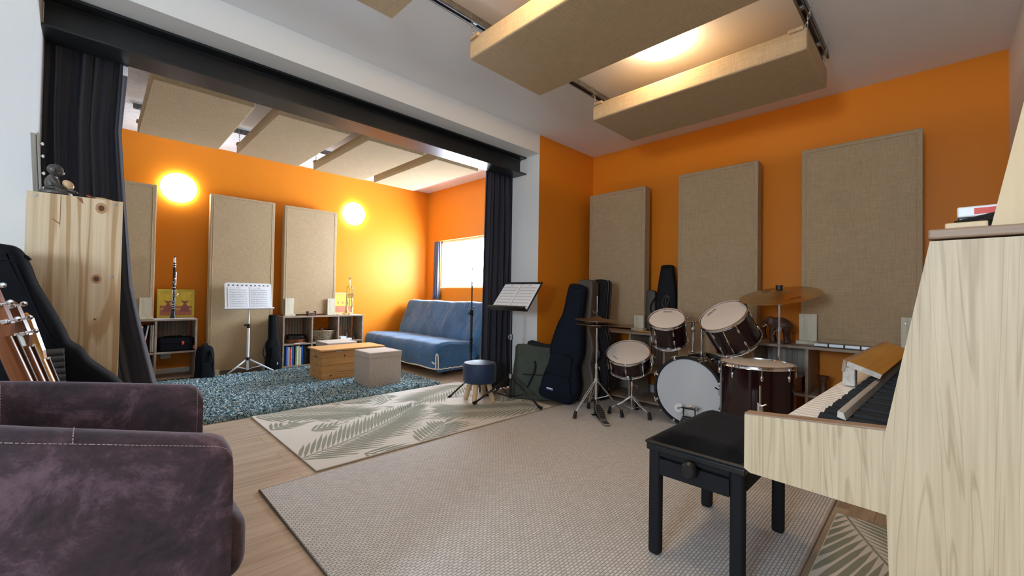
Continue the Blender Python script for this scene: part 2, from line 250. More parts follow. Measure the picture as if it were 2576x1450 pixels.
# ---------------------------------------------------------------- mesh builder
def basis(z, x=None):
    z = Vector(z).normalized()
    x = Vector(x) if x else (Vector((1, 0, 0)) if abs(z.x) < 0.9 else Vector((0, 1, 0)))
    y = z.cross(x).normalized(); x = y.cross(z).normalized()
    return Matrix((x, y, z)).transposed()
def frame(o, z, x=None): return Matrix.Translation(Vector(o)) @ basis(z, x).to_4x4()
def T(x, y, z): return Matrix.Translation(Vector((x, y, z)))
def RZ(a): return Matrix.Rotation(a, 4, 'Z')
def RX(a): return Matrix.Rotation(a, 4, 'X')
def RY(a): return Matrix.Rotation(a, 4, 'Y')
class MB:
    def __init__(s, org=(0, 0, 0)):
        s.v = []; s.f = []; s.m = []; s.s = []; s.M = Matrix.Identity(4); s.org = Vector(org); s.mi = 0; s.smooth = False
    def add(s, vs, fs, smooth=None):
        b = len(s.v); s.v += [s.M @ Vector(p) for p in vs]
        for f in fs: s.f.append([b+i for i in f]); s.m.append(s.mi); s.s.append(s.smooth if smooth is None else smooth)
        return s
    def box(s, c, d, bev=0.0, seg=2, rot=None):
        bm = bmesh.new(); bmesh.ops.create_cube(bm, size=1.0)
        for v in bm.verts: v.co = Vector((v.co.x*d[0], v.co.y*d[1], v.co.z*d[2]))
        if bev > 0: bmesh.ops.bevel(bm, geom=list(bm.edges), offset=min(bev, min(d)*0.49), segments=seg, profile=0.5, affect='EDGES')
        m4 = T(*c) @ (rot if rot is not None else Matrix.Identity(4))
        bm.verts.index_update()
        s.add([m4 @ v.co for v in bm.verts], [[v.index for v in f.verts] for f in bm.faces], smooth=False)
        bm.free(); return s
    def b2(s, lo, hi, bev=0.0, seg=2):
        return s.box([(lo[i]+hi[i])/2 for i in range(3)], [abs(hi[i]-lo[i]) for i in range(3)], bev, seg)
    def cyl(s, p0, p1, r0, r1=None, seg=16, caps=True):
        return s.tube([p0, p1], [r0, r0 if r1 is None else r1], seg, caps)
    def tube(s, pts, r, seg=10, caps=True, closed=False):
        pts = [Vector(p) for p in pts]; n = len(pts)
        rs = r if isinstance(r, (list, tuple)) else [r]*n
        vs = []; x = None
        for i, p in enumerate(pts):
            if closed: t = pts[(i+1) % n]-pts[i-1]
            else: t = pts[min(i+1, n-1)]-pts[max(i-1, 0)]
            if t.length < 1e-9: t = Vector((0, 0, 1))
            t.normalize()
            if x is None: x = Vector((0, 0, 1)).cross(t) if abs(t.z) < 0.95 else Vector((1, 0, 0)).cross(t)
            x = (x-t*x.dot(t)).normalized(); y = t.cross(x)
            for k in range(seg):
                a = 2*pi*k/seg; vs.append(p+(x*cos(a)+y*sin(a))*rs[i])
        fs = []
        for i in range(n if closed else n-1):
            j = (i+1) % n
            for k in range(seg): fs.append([i*seg+k, i*seg+(k+1) % seg, j*seg+(k+1) % seg, j*seg+k])
        s.add(vs, fs, smooth=True)
        if caps and not closed:
            s.add(vs[:seg], [list(range(seg))[::-1]], smooth=False); s.add(vs[-seg:], [list(range(seg))], smooth=False)
        return s
    def lathe(s, prof, seg=32, smooth=True, arc=2*pi):
        n = len(prof); vs = []; full = abs(arc-2*pi) < 1e-6; kk = seg if full else seg+1
        for k in range(kk):
            a = arc*k/seg
            for r, z in prof: vs.append((r*cos(a), r*sin(a), z))
        fs = []
        for k in range(seg):
            k2 = (k+1) % kk
            for i in range(n-1):
                a, b, c, d = k*n+i, k2*n+i, k2*n+i+1, k*n+i+1
                if prof[i][0] < 1e-7: fs.append([a, c, d])
                elif prof[i+1][0] < 1e-7: fs.append([a, b, c])
                else: fs.append([a, b, c, d])
        return s.add(vs, fs, smooth=smooth)
    def prism(s, poly, y0, y1, smooth=False):      # polygon in x,z ; extruded along y
        n = len(poly)
        vs = [(x, y0, z) for x, z in poly]+[(x, y1, z) for x, z in poly]
        fs = [[i, (i+1) % n, n+(i+1) % n, n+i] for i in range(n)]
        s.add(vs, fs, smooth=smooth); s.add(vs, [list(range(n))[::-1], [n+i for i in range(n)]], smooth=False)
        return s
    def pillow(s, poly, d, bev, rings=3, front=True):   # soft extruded outline in x,z, depth d along y (front = -y)
        n = len(poly); P = [Vector((a, b)) for a, b in poly]
        ar = sum(P[i].x*P[(i+1) % n].y-P[(i+1) % n].x*P[i].y for i in range(n))
        if ar < 0: P.reverse()
        nor = []
        for i in range(n):
            e = (P[(i+1) % n]-P[i-1]); e = Vector((e.y, -e.x)); nor.append(e.normalized() if e.length > 0 else Vector((0, 0)))
        prof = []
        for k in range(rings+1):
            a = pi/2*k/rings; prof.append((bev*(1-sin(a)), -d/2+bev*(1-cos(a))))   # inset, y
        prof += [(i, -y) for i, y in reversed(prof)]
        vs = []
        for ins, y in prof:
            for i in range(n): q = P[i]-nor[i]*ins; vs.append((q.x, y, q.y))
        m = len(prof); fs = []
        for k in range(m-1):
            for i in range(n): fs.append([k*n+i, k*n+(i+1) % n, (k+1)*n+(i+1) % n, (k+1)*n+i])
        s.add(vs, fs, smooth=True)
        s.add(vs[:n], [list(range(n))], smooth=True); s.add(vs[-n:], [list(range(n))[::-1]], smooth=True)
        return s
    def ell(s, c, r, seg=20, rings=12, rot=None):
        vs = [(0, 0, -1)]
        for j in range(1, rings):
            a = -pi/2+pi*j/rings
            for k in range(seg): b = 2*pi*k/seg; vs.append((cos(a)*cos(b), cos(a)*sin(b), sin(a)))
        vs.append((0, 0, 1)); m4 = T(*c) @ (rot if rot is not None else Matrix.Identity(4))
        vs = [m4 @ Vector((x*r[0], y*r[1], z*r[2])) for x, y, z in vs]; fs = []
        for k in range(seg): fs.append([0, 1+(k+1) % seg, 1+k])
        for j in range(rings-2):
            for k in range(seg): a = 1+j*seg+k; b = 1+j*seg+(k+1) % seg; fs.append([a, b, b+seg, a+seg])
        l = len(vs)-1; o = 1+(rings-2)*seg
        for k in range(seg): fs.append([l, o+k, o+(k+1) % seg])
        return s.add(vs, fs, smooth=True)
    def grid(s, fn, nu, nv, smooth=True, closeu=False):
        vs = [fn(i/nu, j/nv) for i in range(nu+1) for j in range(nv+1)]
        fs = [[i*(nv+1)+j, (i+1)*(nv+1)+j, (i+1)*(nv+1)+j+1, i*(nv+1)+j+1] for i in range(nu) for j in range(nv)]
        return s.add(vs, fs, smooth=smooth)
    def link(s, name, mats, parent=None, label=None, cat=None, group=None, kind=None, solid=0, flip=False):
        me = bpy.data.meshes.new(name)
        me.from_pydata([tuple(p-s.org) for p in s.v], [], s.f)
        mats = mats if isinstance(mats, (list, tuple)) else [mats]
        for m in mats: me.materials.append(M[m])
        me.polygons.foreach_set('material_index', s.m); me.polygons.foreach_set('use_smooth', s.s)
        bm = bmesh.new(); bm.from_mesh(me)
        if not solid: bmesh.ops.remove_doubles(bm, verts=bm.verts, dist=1e-5)
        bmesh.ops.recalc_face_normals(bm, faces=bm.faces)
        for e in bm.edges:
            if len(e.link_faces) == 2 and e.calc_face_angle(0) > radians(42): e.smooth = False
        bm.to_mesh(me); bm.free()
        o = bpy.data.objects.new(name, me); COL.objects.link(o)
        if parent is not None: o.parent = parent
        else: o.location = s.org
        if solid:
            md = o.modifiers.new('thick', 'SOLIDIFY'); md.thickness = solid; md.offset = 0
        if label: o['label'] = label
        if cat: o['category'] = cat
        if group: o['group'] = group
        if kind: o['kind'] = kind
        return o
def thing(name, label, cat, loc=(0, 0, 0), rot=None, group=None):
    o = bpy.data.objects.new(name, None); COL.objects.link(o); o.empty_display_size = 0.05
    o.location = loc
    if rot is not None: o.rotation_euler = rot.to_euler() if hasattr(rot, 'to_euler') else rot
    o['label'] = label; o['category'] = cat
    if group: o['group'] = group
    return o
def kids(o): return [c for c in bpy.data.objects if c.parent == o]
def dup(root, loc=None, label=None, group=None, name=None):
    r = root.copy(); COL.objects.link(r)
    if loc is not None: r.location = loc
    if label: r['label'] = label
    if group: r['group'] = group
    for ch in kids(root):
        c = ch.copy(); COL.objects.link(c); c.parent = r
        for g in kids(ch):
            d = g.copy(); COL.objects.link(d); d.parent = c
    return r
def struct(name, mb, mats, parent=None): return mb.link(name, mats, parent, kind='structure')
def smooth_poly(ctrl, sub=6):     # closed catmull-rom
    n = len(ctrl); out = []
    for i in range(n):
        p = [Vector(ctrl[(i+k-1) % n]) for k in range(4)]
        for j in range(sub):
            t = j/sub
            out.append(tuple(0.5*((2*p[1])+(-p[0]+p[2])*t+(2*p[0]-5*p[1]+4*p[2]-p[3])*t*t+(-p[0]+3*p[1]-3*p[2]+p[3])*t**3)))
    return out
def spline(ctrl, sub=6):          # open catmull-rom
    n = len(ctrl); out = []
    for i in range(n-1):
        p = [Vector(ctrl[min(max(i+k-1, 0), n-1)]) for k in range(4)]
        for j in range(sub):
            t = j/sub
            out.append(0.5*((2*p[1])+(-p[0]+p[2])*t+(2*p[0]-5*p[1]+4*p[2]-p[3])*t*t+(-p[0]+3*p[1]-3*p[2]+p[3])*t**3))
    out.append(Vector(ctrl[-1])); return out

# ================================================================ SETTING
b = MB(); b.b2((-2.3, -0.45, -0.1), (4.25, 6.25, 0)); struct('floor', b, 'floor')
b = MB(); b.b2((-2.3, -0.45, 2.6), (4.25, 2.90, 2.8)); struct('ceiling', b, 'ceil')
b = MB(); b.b2((-2.3, 2.90, 2.705), (4.25, 6.25, 2.8)); struct('ceiling', b, 'plaster')
b = MB(); b.b2((-2.3, 6.1, 0), (4.25, 6.25, 2.75)); struct('wall_back', b, 'orange')
b = MB(); b.b2((-2.3, -0.45, 0), (4.25, -0.33, 2.65)); struct('wall_front', b, 'white')
# far right wall of the main room, and of the alcove with its window hole
b = MB(); b.b2((4.05, -0.33, 0), (4.25, 2.95, 2.65)); struct('wall_right', b, 'orange')
WY0, WY1, WZ0, WZ1 = 4.16, 5.78, 1.085, 1.86
b = MB()
b.b2((4.0, 2.95, 0), (4.2, 6.1, WZ0)); b.b2((4.0, 2.95, WZ1), (4.2, 6.1, 2.75)); b.b2((4.0, 2.95, WZ0), (4.2, WY0, WZ1)); b.b2((4.0, WY1, WZ0), (4.2, 6.1, WZ1))
struct('wall_right', b, 'orange')
# left wall with a window that lets daylight in from the left
b = MB()
b.b2((-2.3, -0.33, 0), (-2.2, -0.1, 2.65)); b.b2((-2.3, 0.6, 0), (-2.2, 6.1, 2.75)); b.b2((-2.3, -0.1, 1.85), (-2.2, 0.6, 2.65)); b.b2((-2.3, -0.1, 0), (-2.2, 0.6, 1.10)); struct('wall_left', b, 'white')
d = MB((-2.25, 0.25, 1.10))
for y in (-0.08, 0.58): d.b2((-2.28, y-0.02, 1.10), (-2.22, y+0.02, 1.85))
d.b2((-2.28, -0.1, 1.81), (-2.22, 0.6, 1.85)); d.b2((-2.28, -0.1, 1.10), (-2.22, 0.6, 1.14))
dr = struct('window_2', d, 'plastic')
g = MB((-2.25, 0.25, 1.10)); g.b2((-2.253, -0.09, 1.11), (-2.248, 0.59, 1.84)); struct('window_pane', g, 'glass', dr)
# dividing wall: left pier, right pier (white reveal, orange return), header
XL, XR, YF, YB = -0.215, 3.115, 2.78, 3.158
b = MB(); b.b2((-2.2, YF, 0), (XL, YB, 2.65)); struct('wall_middle', b, 'white')
b = MB()
vs = [(XR, YF, 0), (4.05, YF, 0), (4.05, YB, 0), (XR, YB, 0), (XR, YF, 2.65), (4.05, YF, 2.65), (4.05, YB, 2.65), (XR, YB, 2.65)]
b.mi = 1; b.add(vs, [[0, 1, 5, 4]]); b.mi = 0; b.add(vs, [[0, 4, 7, 3], [3, 7, 6, 2], [1, 2, 6, 5], [4, 5, 6, 7], [0, 3, 2, 1]])
struct('wall_middle', b, ['white', 'orange'])
b = MB(); b.b2((XL, YF, 2.412), (XR, YB, 2.65)); struct('wall_middle', b, 'white')
# skirting
b = MB()
b.b2((-2.2, 6.085, 0), (4.0, 6.1, 0.10), 0.003); struct('baseboard_back', b, 'plastic')
b = MB(); b.b2((4.035, -0.33, 0), (4.05, 2.78, 0.10), 0.003); struct('baseboard_right', b, 'plastic')
# black steel I beam on the soffit
bx = MB((1.45, 3.055, 2.233)); x0, x1 = XL+0.002, XR-0.002
bx.b2((x0, 2.955, 2.233), (x1, 3.155, 2.246), 0.002); bx.b2((x0, 2.955, 2.398), (x1, 3.155, 2.411), 0.002); bx.b2((x0, 3.050, 2.24), (x1, 3.060, 2.405))
for s_ in (-1, 1):
    for zz, q in ((2.246, 1), (2.398, -1)):
        y = 3.055+s_*0.005
        bx.add([(x0, y, zz), (x0, y+s_*0.014, zz), (x0, y, zz+q*0.014), (x1, y, zz), (x1, y+s_*0.014, zz), (x1, y, zz+q*0.014)], [[1, 4, 5, 2], [0, 1, 2], [3, 5, 4]])
bx.link('steel_beam', 'beam', label='long black steel I-beam across the opening to the alcove', cat='beam')

# window in the alcove
w = MB((4.08, (WY0+WY1)/2, WZ0)); t_ = 0.035
for lo, hi in (((4.06, WY0, WZ0), (4.11, WY1, WZ0+t_)), ((4.06, WY0, WZ1-t_), (4.11, WY1, WZ1)), ((4.06, WY0, WZ0), (4.11, WY0+t_, WZ1)), ((4.06, WY1-t_, WZ0), (4.11, WY1, WZ1))):
    w.b2(lo, hi, 0.004)
wo = struct('window_1', w, 'plastic')
g = MB((4.08, (WY0+WY1)/2, WZ0)); g.b2((4.083, WY0+0.02, WZ0+0.02), (4.087, WY1-0.02, WZ1-0.02)); struct('window_pane', g, 'glass', wo)
g = MB((4.0, 5, WZ0)); g.b2((3.985, WY0-0.02, WZ0-0.02), (4.06, WY1+0.02, WZ0), 0.004); struct('window_sill', g, 'plastic', wo)
g = MB((4.0, 5, WZ1)); g.b2((3.96, WY0-0.05, WZ1-0.006), (3.998, WY1+0.10, WZ1+0.02), 0.004); struct('window_rail', g, 'plastic', wo)

# ---------------------------------------------------------------- curtains
def curtain(name, xl, xr, y, z0, z1, folds, amp, label, n=120, m=30, top=None, seed=1, group=None, axis='x', mt='curtain'):
    rnd = random.Random(seed); ph = [rnd.uniform(-0.9, 0.9) for _ in range(folds*2+2)]
    org = ((xl(0)+xr(0))/2, y, z0) if axis == 'x' else (y, (xl(0)+xr(0))/2, z0)
    c = MB(org)
    def fn(u, v):
        z = z0+(z1-z0)*v; a, b_ = xl(v), xr(v)
        k = u*folds*2; i = int(k); fr = k-i; p = ph[i]*(1-fr)+ph[min(i+1, len(ph)-1)]*fr
        off = sin(u*folds*2*pi+p)*amp*(1.0-0.35*v)*(0.7+0.5*abs(p))+0.25*amp*sin(u*folds*5.3*pi+v*3)
        x = a+(b_-a)*(u+0.02*sin(v*4+u*20))
        return (x, y+off, z) if axis == 'x' else (y+off, x, z)
    c.grid(fn, n, m)
    return c.link(name, mt, label=label, cat='curtain', group=group, solid=0.004)
def lerp_tab(tab):
    def f(z):
        for (za, xa), (zb, xb) in zip(tab, tab[1:]):
            if z <= zb: return xa+(xb-xa)*max(0, (z-za))/(zb-za)
        return tab[-1][1]
    return f
eL = lerp_tab([(0.03, 0.37), (0.47, 0.245), (0.79, 0.18), (1.01, 0.14), (1.45, 0.11), (1.87, 0.085), (2.23, 0.105), (2.4, 0.105)])
cl = curtain('curtain', lambda v: -0.29, lambda v: eL(0.015+2.315*v), 3.205, 0.015, 2.33, 5, 0.034, 'charcoal curtain bunched at the left end of the black beam', seed=3)
tg = MB((0, 0, 0)); tg.b2((0.075-cl.location.x, -0.056, 2.175-0.015), (0.096-cl.location.x, -0.052, 2.225-0.015)); t2 = tg.link('care_tag', 'paper', cl, label='white care tag')
eR0 = lerp_tab([(0.02, 2.74), (1.16, 2.76), (2.23, 2.79), (2.4, 2.79)]); eR1 = lerp_tab([(0.02, 3.20), (0.44, 3.19), (1.5, 3.20), (2.23, 3.17), (2.4, 3.17)])
curtain('curtain', lambda v: eR0(0.015+2.315*v), lambda v: eR1(0.015+2.315*v), 3.207, 0.015, 2.33, 5, 0.036, 'dark charcoal curtain drawn against the white column by the sofa', seed=8)
cw = curtain('window_curtain', lambda v: 5.67, lambda v: 5.82, 3.955, 0.90, 1.845, 3, 0.022, 'narrow grey curtain gathered at the left side of the alcove window', n=40, m=12, seed=5, axis='y', mt='thin')

# ---------------------------------------------------------------- rugs
def rug_box(name, mt, x0, y0, x1, y1, z1, label, z0=0.001, bev=0.004):
    r = MB(((x0+x1)/2, (y0+y1)/2, 0)); r.b2((x0, y0, z0), (x1, y1, z1), bev)
    return r.link(name, mt, label=label, cat='rug')
rg = MB((0, 0, 0))
def shag(u, v):
    x = 0.03+2.66*u; y = 3.79+1.89*v; e = min(u, 1-u, v, 1-v)
    h = 0.034 if 0.004 < e else 0.012
    return (x+random.uniform(-.006, .006), y+random.uniform(-.006, .006), h+random.uniform(-0.013, 0.011))
rg.grid(shag, 220, 160); nb = len(rg.v)
for edge in ([(i*161) for i in range(221)], [(i*161+160) for i in range(221)], list(range(161)), [220*161+j for j in range(161)]):
    vs = [rg.v[i] for i in edge]; lo = [Vector((p.x, p.y, 0.002)) for p in vs]; n = len(vs)
    rg.add(vs+lo, [[i, i+1, n+i+1, n+i] for i in range(n-1)], smooth=True)
rg.link('shag_rug', 'shag', label='thick blue and cream mottled shag rug on the alcove floor', cat='rug')
rw = rug_box('woven_rug', 'weave', 0.593, 0.345, 3.52, 2.352, 0.011, 'large flat-woven grey-beige rug filling the middle of the main floor')
rwb = MB((0, 0, 0)); ox, oy = (0.593+3.52)/2, (0.345+2.352)/2
lx, ly = 1.4635, 1.0035
rwb.tube([(-lx, -ly, .006), (lx, -ly, .006), (lx, ly, .006), (-lx, ly, .006)], 0.007, 8, closed=True); rwb.link('binding', 'linen', rw)
def palm_rug(name, x0, y0, x1, y1, label, seed, fronds):
    rnd = random.Random(seed); r = MB(((x0+x1)/2, (y0+y1)/2, 0))
    r.b2((x0, y0, 0.001), (x1, y1, 0.010), 0.003); r.mi = 1
    def clip(poly):
        for ax, lim, sg in ((0, x0+.004, 1), (0, x1-.004, -1), (1, y0+.004, 1), (1, y1-.004, -1)):
            out = []
            for i in range(len(poly)):
                p, q = poly[i-1], poly[i]; a, c = sg*(p[ax]-lim), sg*(q[ax]-lim)
                if (a < 0) != (c < 0): t = a/(a-c); out.append((p[0]+(q[0]-p[0])*t, p[1]+(q[1]-p[1])*t))
                if c >= 0: out.append(q)
            poly = out
            if len(poly) < 3: return None
        return poly
    occ = {}
    cell = lambda q: (int(q.x/0.022), int(q.y/0.022))
    marks = []
    def leaf(p, d, ln, w, k):
        q = 0.012
        while q < ln:
            if occ.get(cell(p+d*q), k) != k: break
            q += 0.012
        ln = min(ln, q-0.012)
        if ln < 0.05: return
        n_ = Vector((-d.y, d.x)); pts = [p, p+d*ln*0.25+n_*w*0.8, p+d*ln*0.6+n_*w, p+d*ln, p+d*ln*0.65-n_*w*0.6, p+d*ln*0.25-n_*w*0.6]
        c = clip([(v.x, v.y) for v in pts])
        if c: r.add([(x, y, 0.0110) for x, y in c], [list(range(len(c)))], smooth=False)
        for i in range(int(ln/0.012)+1): marks.append((cell(p+d*i*0.012), k))
    for k, (fx, fy, ang, ln, ll, curve) in enumerate(fronds):
        p = Vector((fx, fy)); a = ang; N_ = int(ln/0.040)
        for i in range(N_):
            d = Vector((cos(a), sin(a))); q = p+d*(ln/N_)
            n_ = Vector((-d.y, d.x))*0.0045
            if occ.get(cell(p), k) != k: break
            c = clip([(v.x, v.y) for v in (p+n_, q+n_, q-n_, p-n_)])
            if c: r.add([(x, y, 0.0112) for x, y in c], [list(range(len(c)))], smooth=False)
            marks.append((cell(p), k))
            f = i/N_; L_ = ll*(0.55+0.75*sin(pi*min(1, 0.15+f*0.85)))
            for sd in (-1, 1):
                s_a = a+sd*radians(48-26*f); leaf(p, Vector((cos(s_a), sin(s_a))), L_*rnd.uniform(.85, 1.1), 0.0145, k)
            a += curve/N_; p = q
        for c_, kk in marks: occ.setdefault(c_, kk)
        marks.clear()
    return r.link(name, ['palmbase', 'palmleaf'], label=label, cat='rug')
palm_rug('palm_rug', 0.88, 2.40, 2.90, 3.765, 'cream rug with grey-green palm leaves between the shag rug and the woven rug', 4,
         [(0.86, 2.62, 0.30, 1.25, 0.34, 0.35), (0.90, 3.72, -0.42, 1.1, 0.30, -0.5), (2.85, 2.45, 2.75, 1.2, 0.34, -0.4), (2.88, 3.55, -2.95, 1.1, 0.30, 0.3), (2.0, 3.70, -1.9, 0.9, 0.26, 0.5), (1.4, 3.74, -0.2, 0.9, 0.24, -0.3), (1.55, 2.40, 0.5, 0.8, 0.26, 0.3), (2.3, 3.0, -0.9, 0.7, 0.22, 0.3), (1.1, 3.1, 0.1, 0.7, 0.2, 0.2), (2.5, 2.4, 0.6, 0.5, 0.2, 0.2), (0.9, 3.3, 0.5, 0.6, 0.2, 0), (1.9, 3.2, 0.7, 0.6, 0.2, 0.1)]+[(0.95+1.9*((i*0.618)%1), 2.45+1.28*((i*0.382+0.13)%1), i*2.4, 0.55, 0.24, 0.3) for i in range(26)])
palm_rug('palm_rug', 0.60, -0.31, 2.468, 0.318, 'second palm leaf rug lying under the piano keyboard', 9,
         [(2.50, 0.30, -2.75, 1.0, 0.42, 0.25), (1.9, 0.36, -2.2, 0.8, 0.25, -0.4), (1.2, 0.35, -0.6, 0.9, 0.25, 0.4)]+[(0.7+1.7*((i*0.618)%1), -0.28+0.55*((i*0.382+0.13)%1), i*2.4, 0.4, 0.22, 0.3) for i in range(12)])

# ---------------------------------------------------------------- burlap panels
def panel_mb(org, x0, y0, z0, x1, y1, z1, bev=0.012, seam=None):
    p = MB(org); p.b2((x0, y0, z0), (x1, y1, z1), bev, 3)
    return p
def wall_panel(lo, hi, face, label, group):
    o = MB(((lo[0]+hi[0])/2, (lo[1]+hi[1])/2, lo[2])); o.b2(lo, hi, 0.008, 3)
    r = o.link('acoustic_panel', 'burlap', label=label, cat='panel', group=group)
    # stitched hem around the front face
    h = MB(((lo[0]+hi[0])/2, (lo[1]+hi[1])/2, lo[2])); i = 0.030; q = 0.0035
    if face == 'y':
        y = lo[1]+0.0005; c = [(lo[0]+i, y, lo[2]+i), (hi[0]-i, y, lo[2]+i), (hi[0]-i, y, hi[2]-i), (lo[0]+i, y, hi[2]-i)]
    elif face == 'x':
        x = lo[0]+0.0005; c = [(x, lo[1]+i, lo[2]+i), (x, hi[1]-i, lo[2]+i), (x, hi[1]-i, hi[2]-i), (x, lo[1]+i, hi[2]-i)]
    else: return r
    h.tube(c, q, 6, closed=True); h.link('hem_seam', 'burlap', r)
    return r
gA = 'burlap acoustic panels on the alcove back wall'; gB = 'burlap acoustic panels on the right wall'
wall_panel((-0.23, 5.90, 0.684), (0.437, 6.0, 2.118), 'y', 'grey-lit burlap wall panel half hidden by the left curtain', gA)
wall_panel((0.915, 5.90, 0.045), (1.588, 6.0, 2.115), 'y', 'tall burlap wall panel behind the white music stand', gA)
wall_panel((1.700, 5.90, 0.69), (2.372, 6.0, 2.108), 'y', 'burlap wall panel standing on the shelf beside the trumpet', gA)
wall_panel((3.84, 2.018, 0.675), (3.945, 2.678, 2.10), 'x', 'burlap wall panel in the corner above the guitar cases', gB)
wall_panel((3.84, 1.02, 0.045), (3.945, 1.685, 2.14), 'x', 'tall burlap wall panel standing on the floor behind the drum kit', gB)
wall_panel((3.84, 0.052, 0.675), (3.945, 0.722, 2.145), 'x', 'largest looking burlap wall panel, above the piano keyboard', gB)

def chain(p0, p1, n, r=0.0035):
    out = MB(p0); P0, P1 = Vector(p0), Vector(p1); d = (P1-P0)/n; t = d.normalized(); a = t.cross(Vector((1, 0, 0))).normalized(); bb = t.cross(a)
    for i in range(n):
        c = P0+d*(i+0.5); s_ = a if i % 2 else bb; L_ = d.length*0.72
        pts = [c+t*(cos(k*pi/5)*L_)+s_*(sin(k*pi/5)*r*1.6) for k in range(10)]
        out.tube(pts, r*0.42, 5, closed=True)
    return out
def ceiling_panel(x0, y0, x1, y1, z0, z1, label, group, ch, zc):
    t = thing('ceiling_panel', label, 'panel', ((x0+x1)/2, (y0+y1)/2, z0), group=group)
    p = MB(((x0+x1)/2, (y0+y1)/2, z0)); p.b2((x0, y0, z0), (x1, y1, z1), 0.010, 3); p.link('panel_body', 'burlap', t)
    # folded cloth flaps stapled over the upper edge
    f = MB(((x0+x1)/2, (y0+y1)/2, z0))
    for (x, y) in ((x0-0.002, y1-0.05), (x0-0.002, y0+0.05)): f.box((x, y, z1-0.004), (0.02, 0.07, 0.02), 0.005)
    f.link('cloth_flap', 'burlap', t)
    for (x, y) in ch:
        c = chain((x, y, z1-0.006), (x, y+(0.06 if y > (y0+y1)/2 else -0.05)*0.6, zc), 6)
        c.org = Vector(((x0+x1)/2, (y0+y1)/2, z0)); c.link('chain', 'steel', t)
gC = 'burlap panels hanging on chains from the main ceiling'; gD = 'burlap panels hanging under the alcove ceiling'
ceiling_panel(0.39, 0.49, 0.972, 1.82, 2.30, 2.412, 'hanging ceiling panel cut off by the top edge of the photo', gC, [(0.93, 1.80)], 2.56)
ceiling_panel(1.44, 0.49, 2.03, 1.82, 2.30, 2.412, 'biggest hanging ceiling panel, partly covering the warm ceiling lamp', gC, [(1.46, 1.80), (2.0, 1.80), (1.46, .51), (2.0, .51)], 2.56)
ceiling_panel(2.588, 0.465, 3.16, 1.79, 2.30, 2.42, 'hanging ceiling panel nearest the right orange wall, lit brightly by the warm lamp', gC, [(2.61, 1.77), (3.12, 1.77), (2.64, .485), (3.12, .485)], 2.56)
for (a, c, lab) in ((0.23, 0.845, 'hanging alcove ceiling panel beside the left curtain'), (1.0, 1.60, 'second hanging alcove ceiling panel from the left curtain'), (1.765, 2.375, 'third hanging alcove ceiling panel from the left curtain'), (2.515, 3.11, 'hanging alcove ceiling panel closest to the window wall')):
    ceiling_panel(a, 3.72, c, 5.12, 2.42, 2.515, lab, gD, [(a+0.02, 5.08), (c-0.02, 5.08), (a+0.02, 3.76)], 2.67)
def rail(x0, x1, y, zt, label):
    r = MB(((x0+x1)/2, y, zt)); w = 0.02; h = 0.04
    r.b2((x0, y-w, zt-0.003), (x1, y+w, zt-0.0005)); r.b2((x0, y-w, zt-h), (x1, y-w+0.003, zt-0.002)); r.b2((x0, y+w-0.003, zt-h), (x1, y+w, zt-0.002))
    r.b2((x0, y-w, zt-h), (x1, y-w+0.011, zt-h+0.003)); r.b2((x0, y+w-0.011, zt-h), (x1, y+w, zt-h+0.003))
    o = r.link('metal_rail', 'galv', label=label, cat='rail')
    return o
def clips(o, xs, y, zt):
    for x in xs:
        k = MB(tuple(o.location)); k.box((x, y, zt-0.03), (0.03, 0.034, 0.016), 0.002); k.link('rail_clip', 'steel', o)
r1 = rail(0.40, 3.33, 1.875, 2.6, 'galvanised ceiling rail running above the far ends of the main ceiling panels'); clips(r1, (0.93, 1.52, 2.0, 2.72, 3.15), 1.875, 2.6)
r2 = rail(1.0, 3.33, 0.500, 2.6, 'galvanised ceiling rail at the near ends of the main ceiling panels'); clips(r2, (1.52, 2.0, 2.66, 3.12, 3.3), 0.5, 2.6)
r3 = rail(0.20, 3.2, 5.20, 2.705, 'galvanised rail on the alcove ceiling toward the back wall'); clips(r3, (0.25, 1.02, 1.78, 2.53), 5.2, 2.705)
r4 = rail(0.20, 3.2, 3.68, 2.705, 'galvanised rail on the alcove ceiling toward the beam'); clips(r4, (0.25, 1.02, 1.78, 2.53), 3.68, 2.705)

# ---------------------------------------------------------------- round lamps
def dome_lamp(frame_m, loc, r, mt, label, cat='lamp', depth=0.075):
    t = thing('dome_lamp', label, cat, loc, frame_m)
    bse = MB(); bse.lathe([(0, 0), (r*0.93, 0), (r*0.93, 0.022), (r*0.6, 0.022), (0, 0.022)], 40); bse.link('lamp_base', 'plastic', t)
    g_ = MB(); g_.lathe([(r*0.985, 0.012), (r, 0.028), (r*0.97, 0.045), (r*0.80, 0.062), (r*0.45, 0.072), (0, depth)], 40); g_.link('lamp_dome', mt, t)
    return t
dome_lamp(basis((0, -1, 0)).to_4x4(), (0.640, 6.099, 2.155), 0.165, 'lampcold', 'glowing round wall lamp left, between two burlap panels')
dome_lamp(basis((0, -1, 0)).to_4x4(), (2.690, 6.099, 2.160), 0.165, 'lampcold', 'glowing round wall lamp right, above the trumpet')
dome_lamp(basis((0, 0, -1)).to_4x4(), (2.465, 1.205, 2.599), 0.152, 'lampwarm', 'warm round ceiling lamp between two hanging panels')
dome_lamp(basis((0, 0, -1)).to_4x4(), (1.20, 1.205, 2.599), 0.152, 'lampwarm', 'warm round ceiling lamp hidden above the biggest hanging panel')

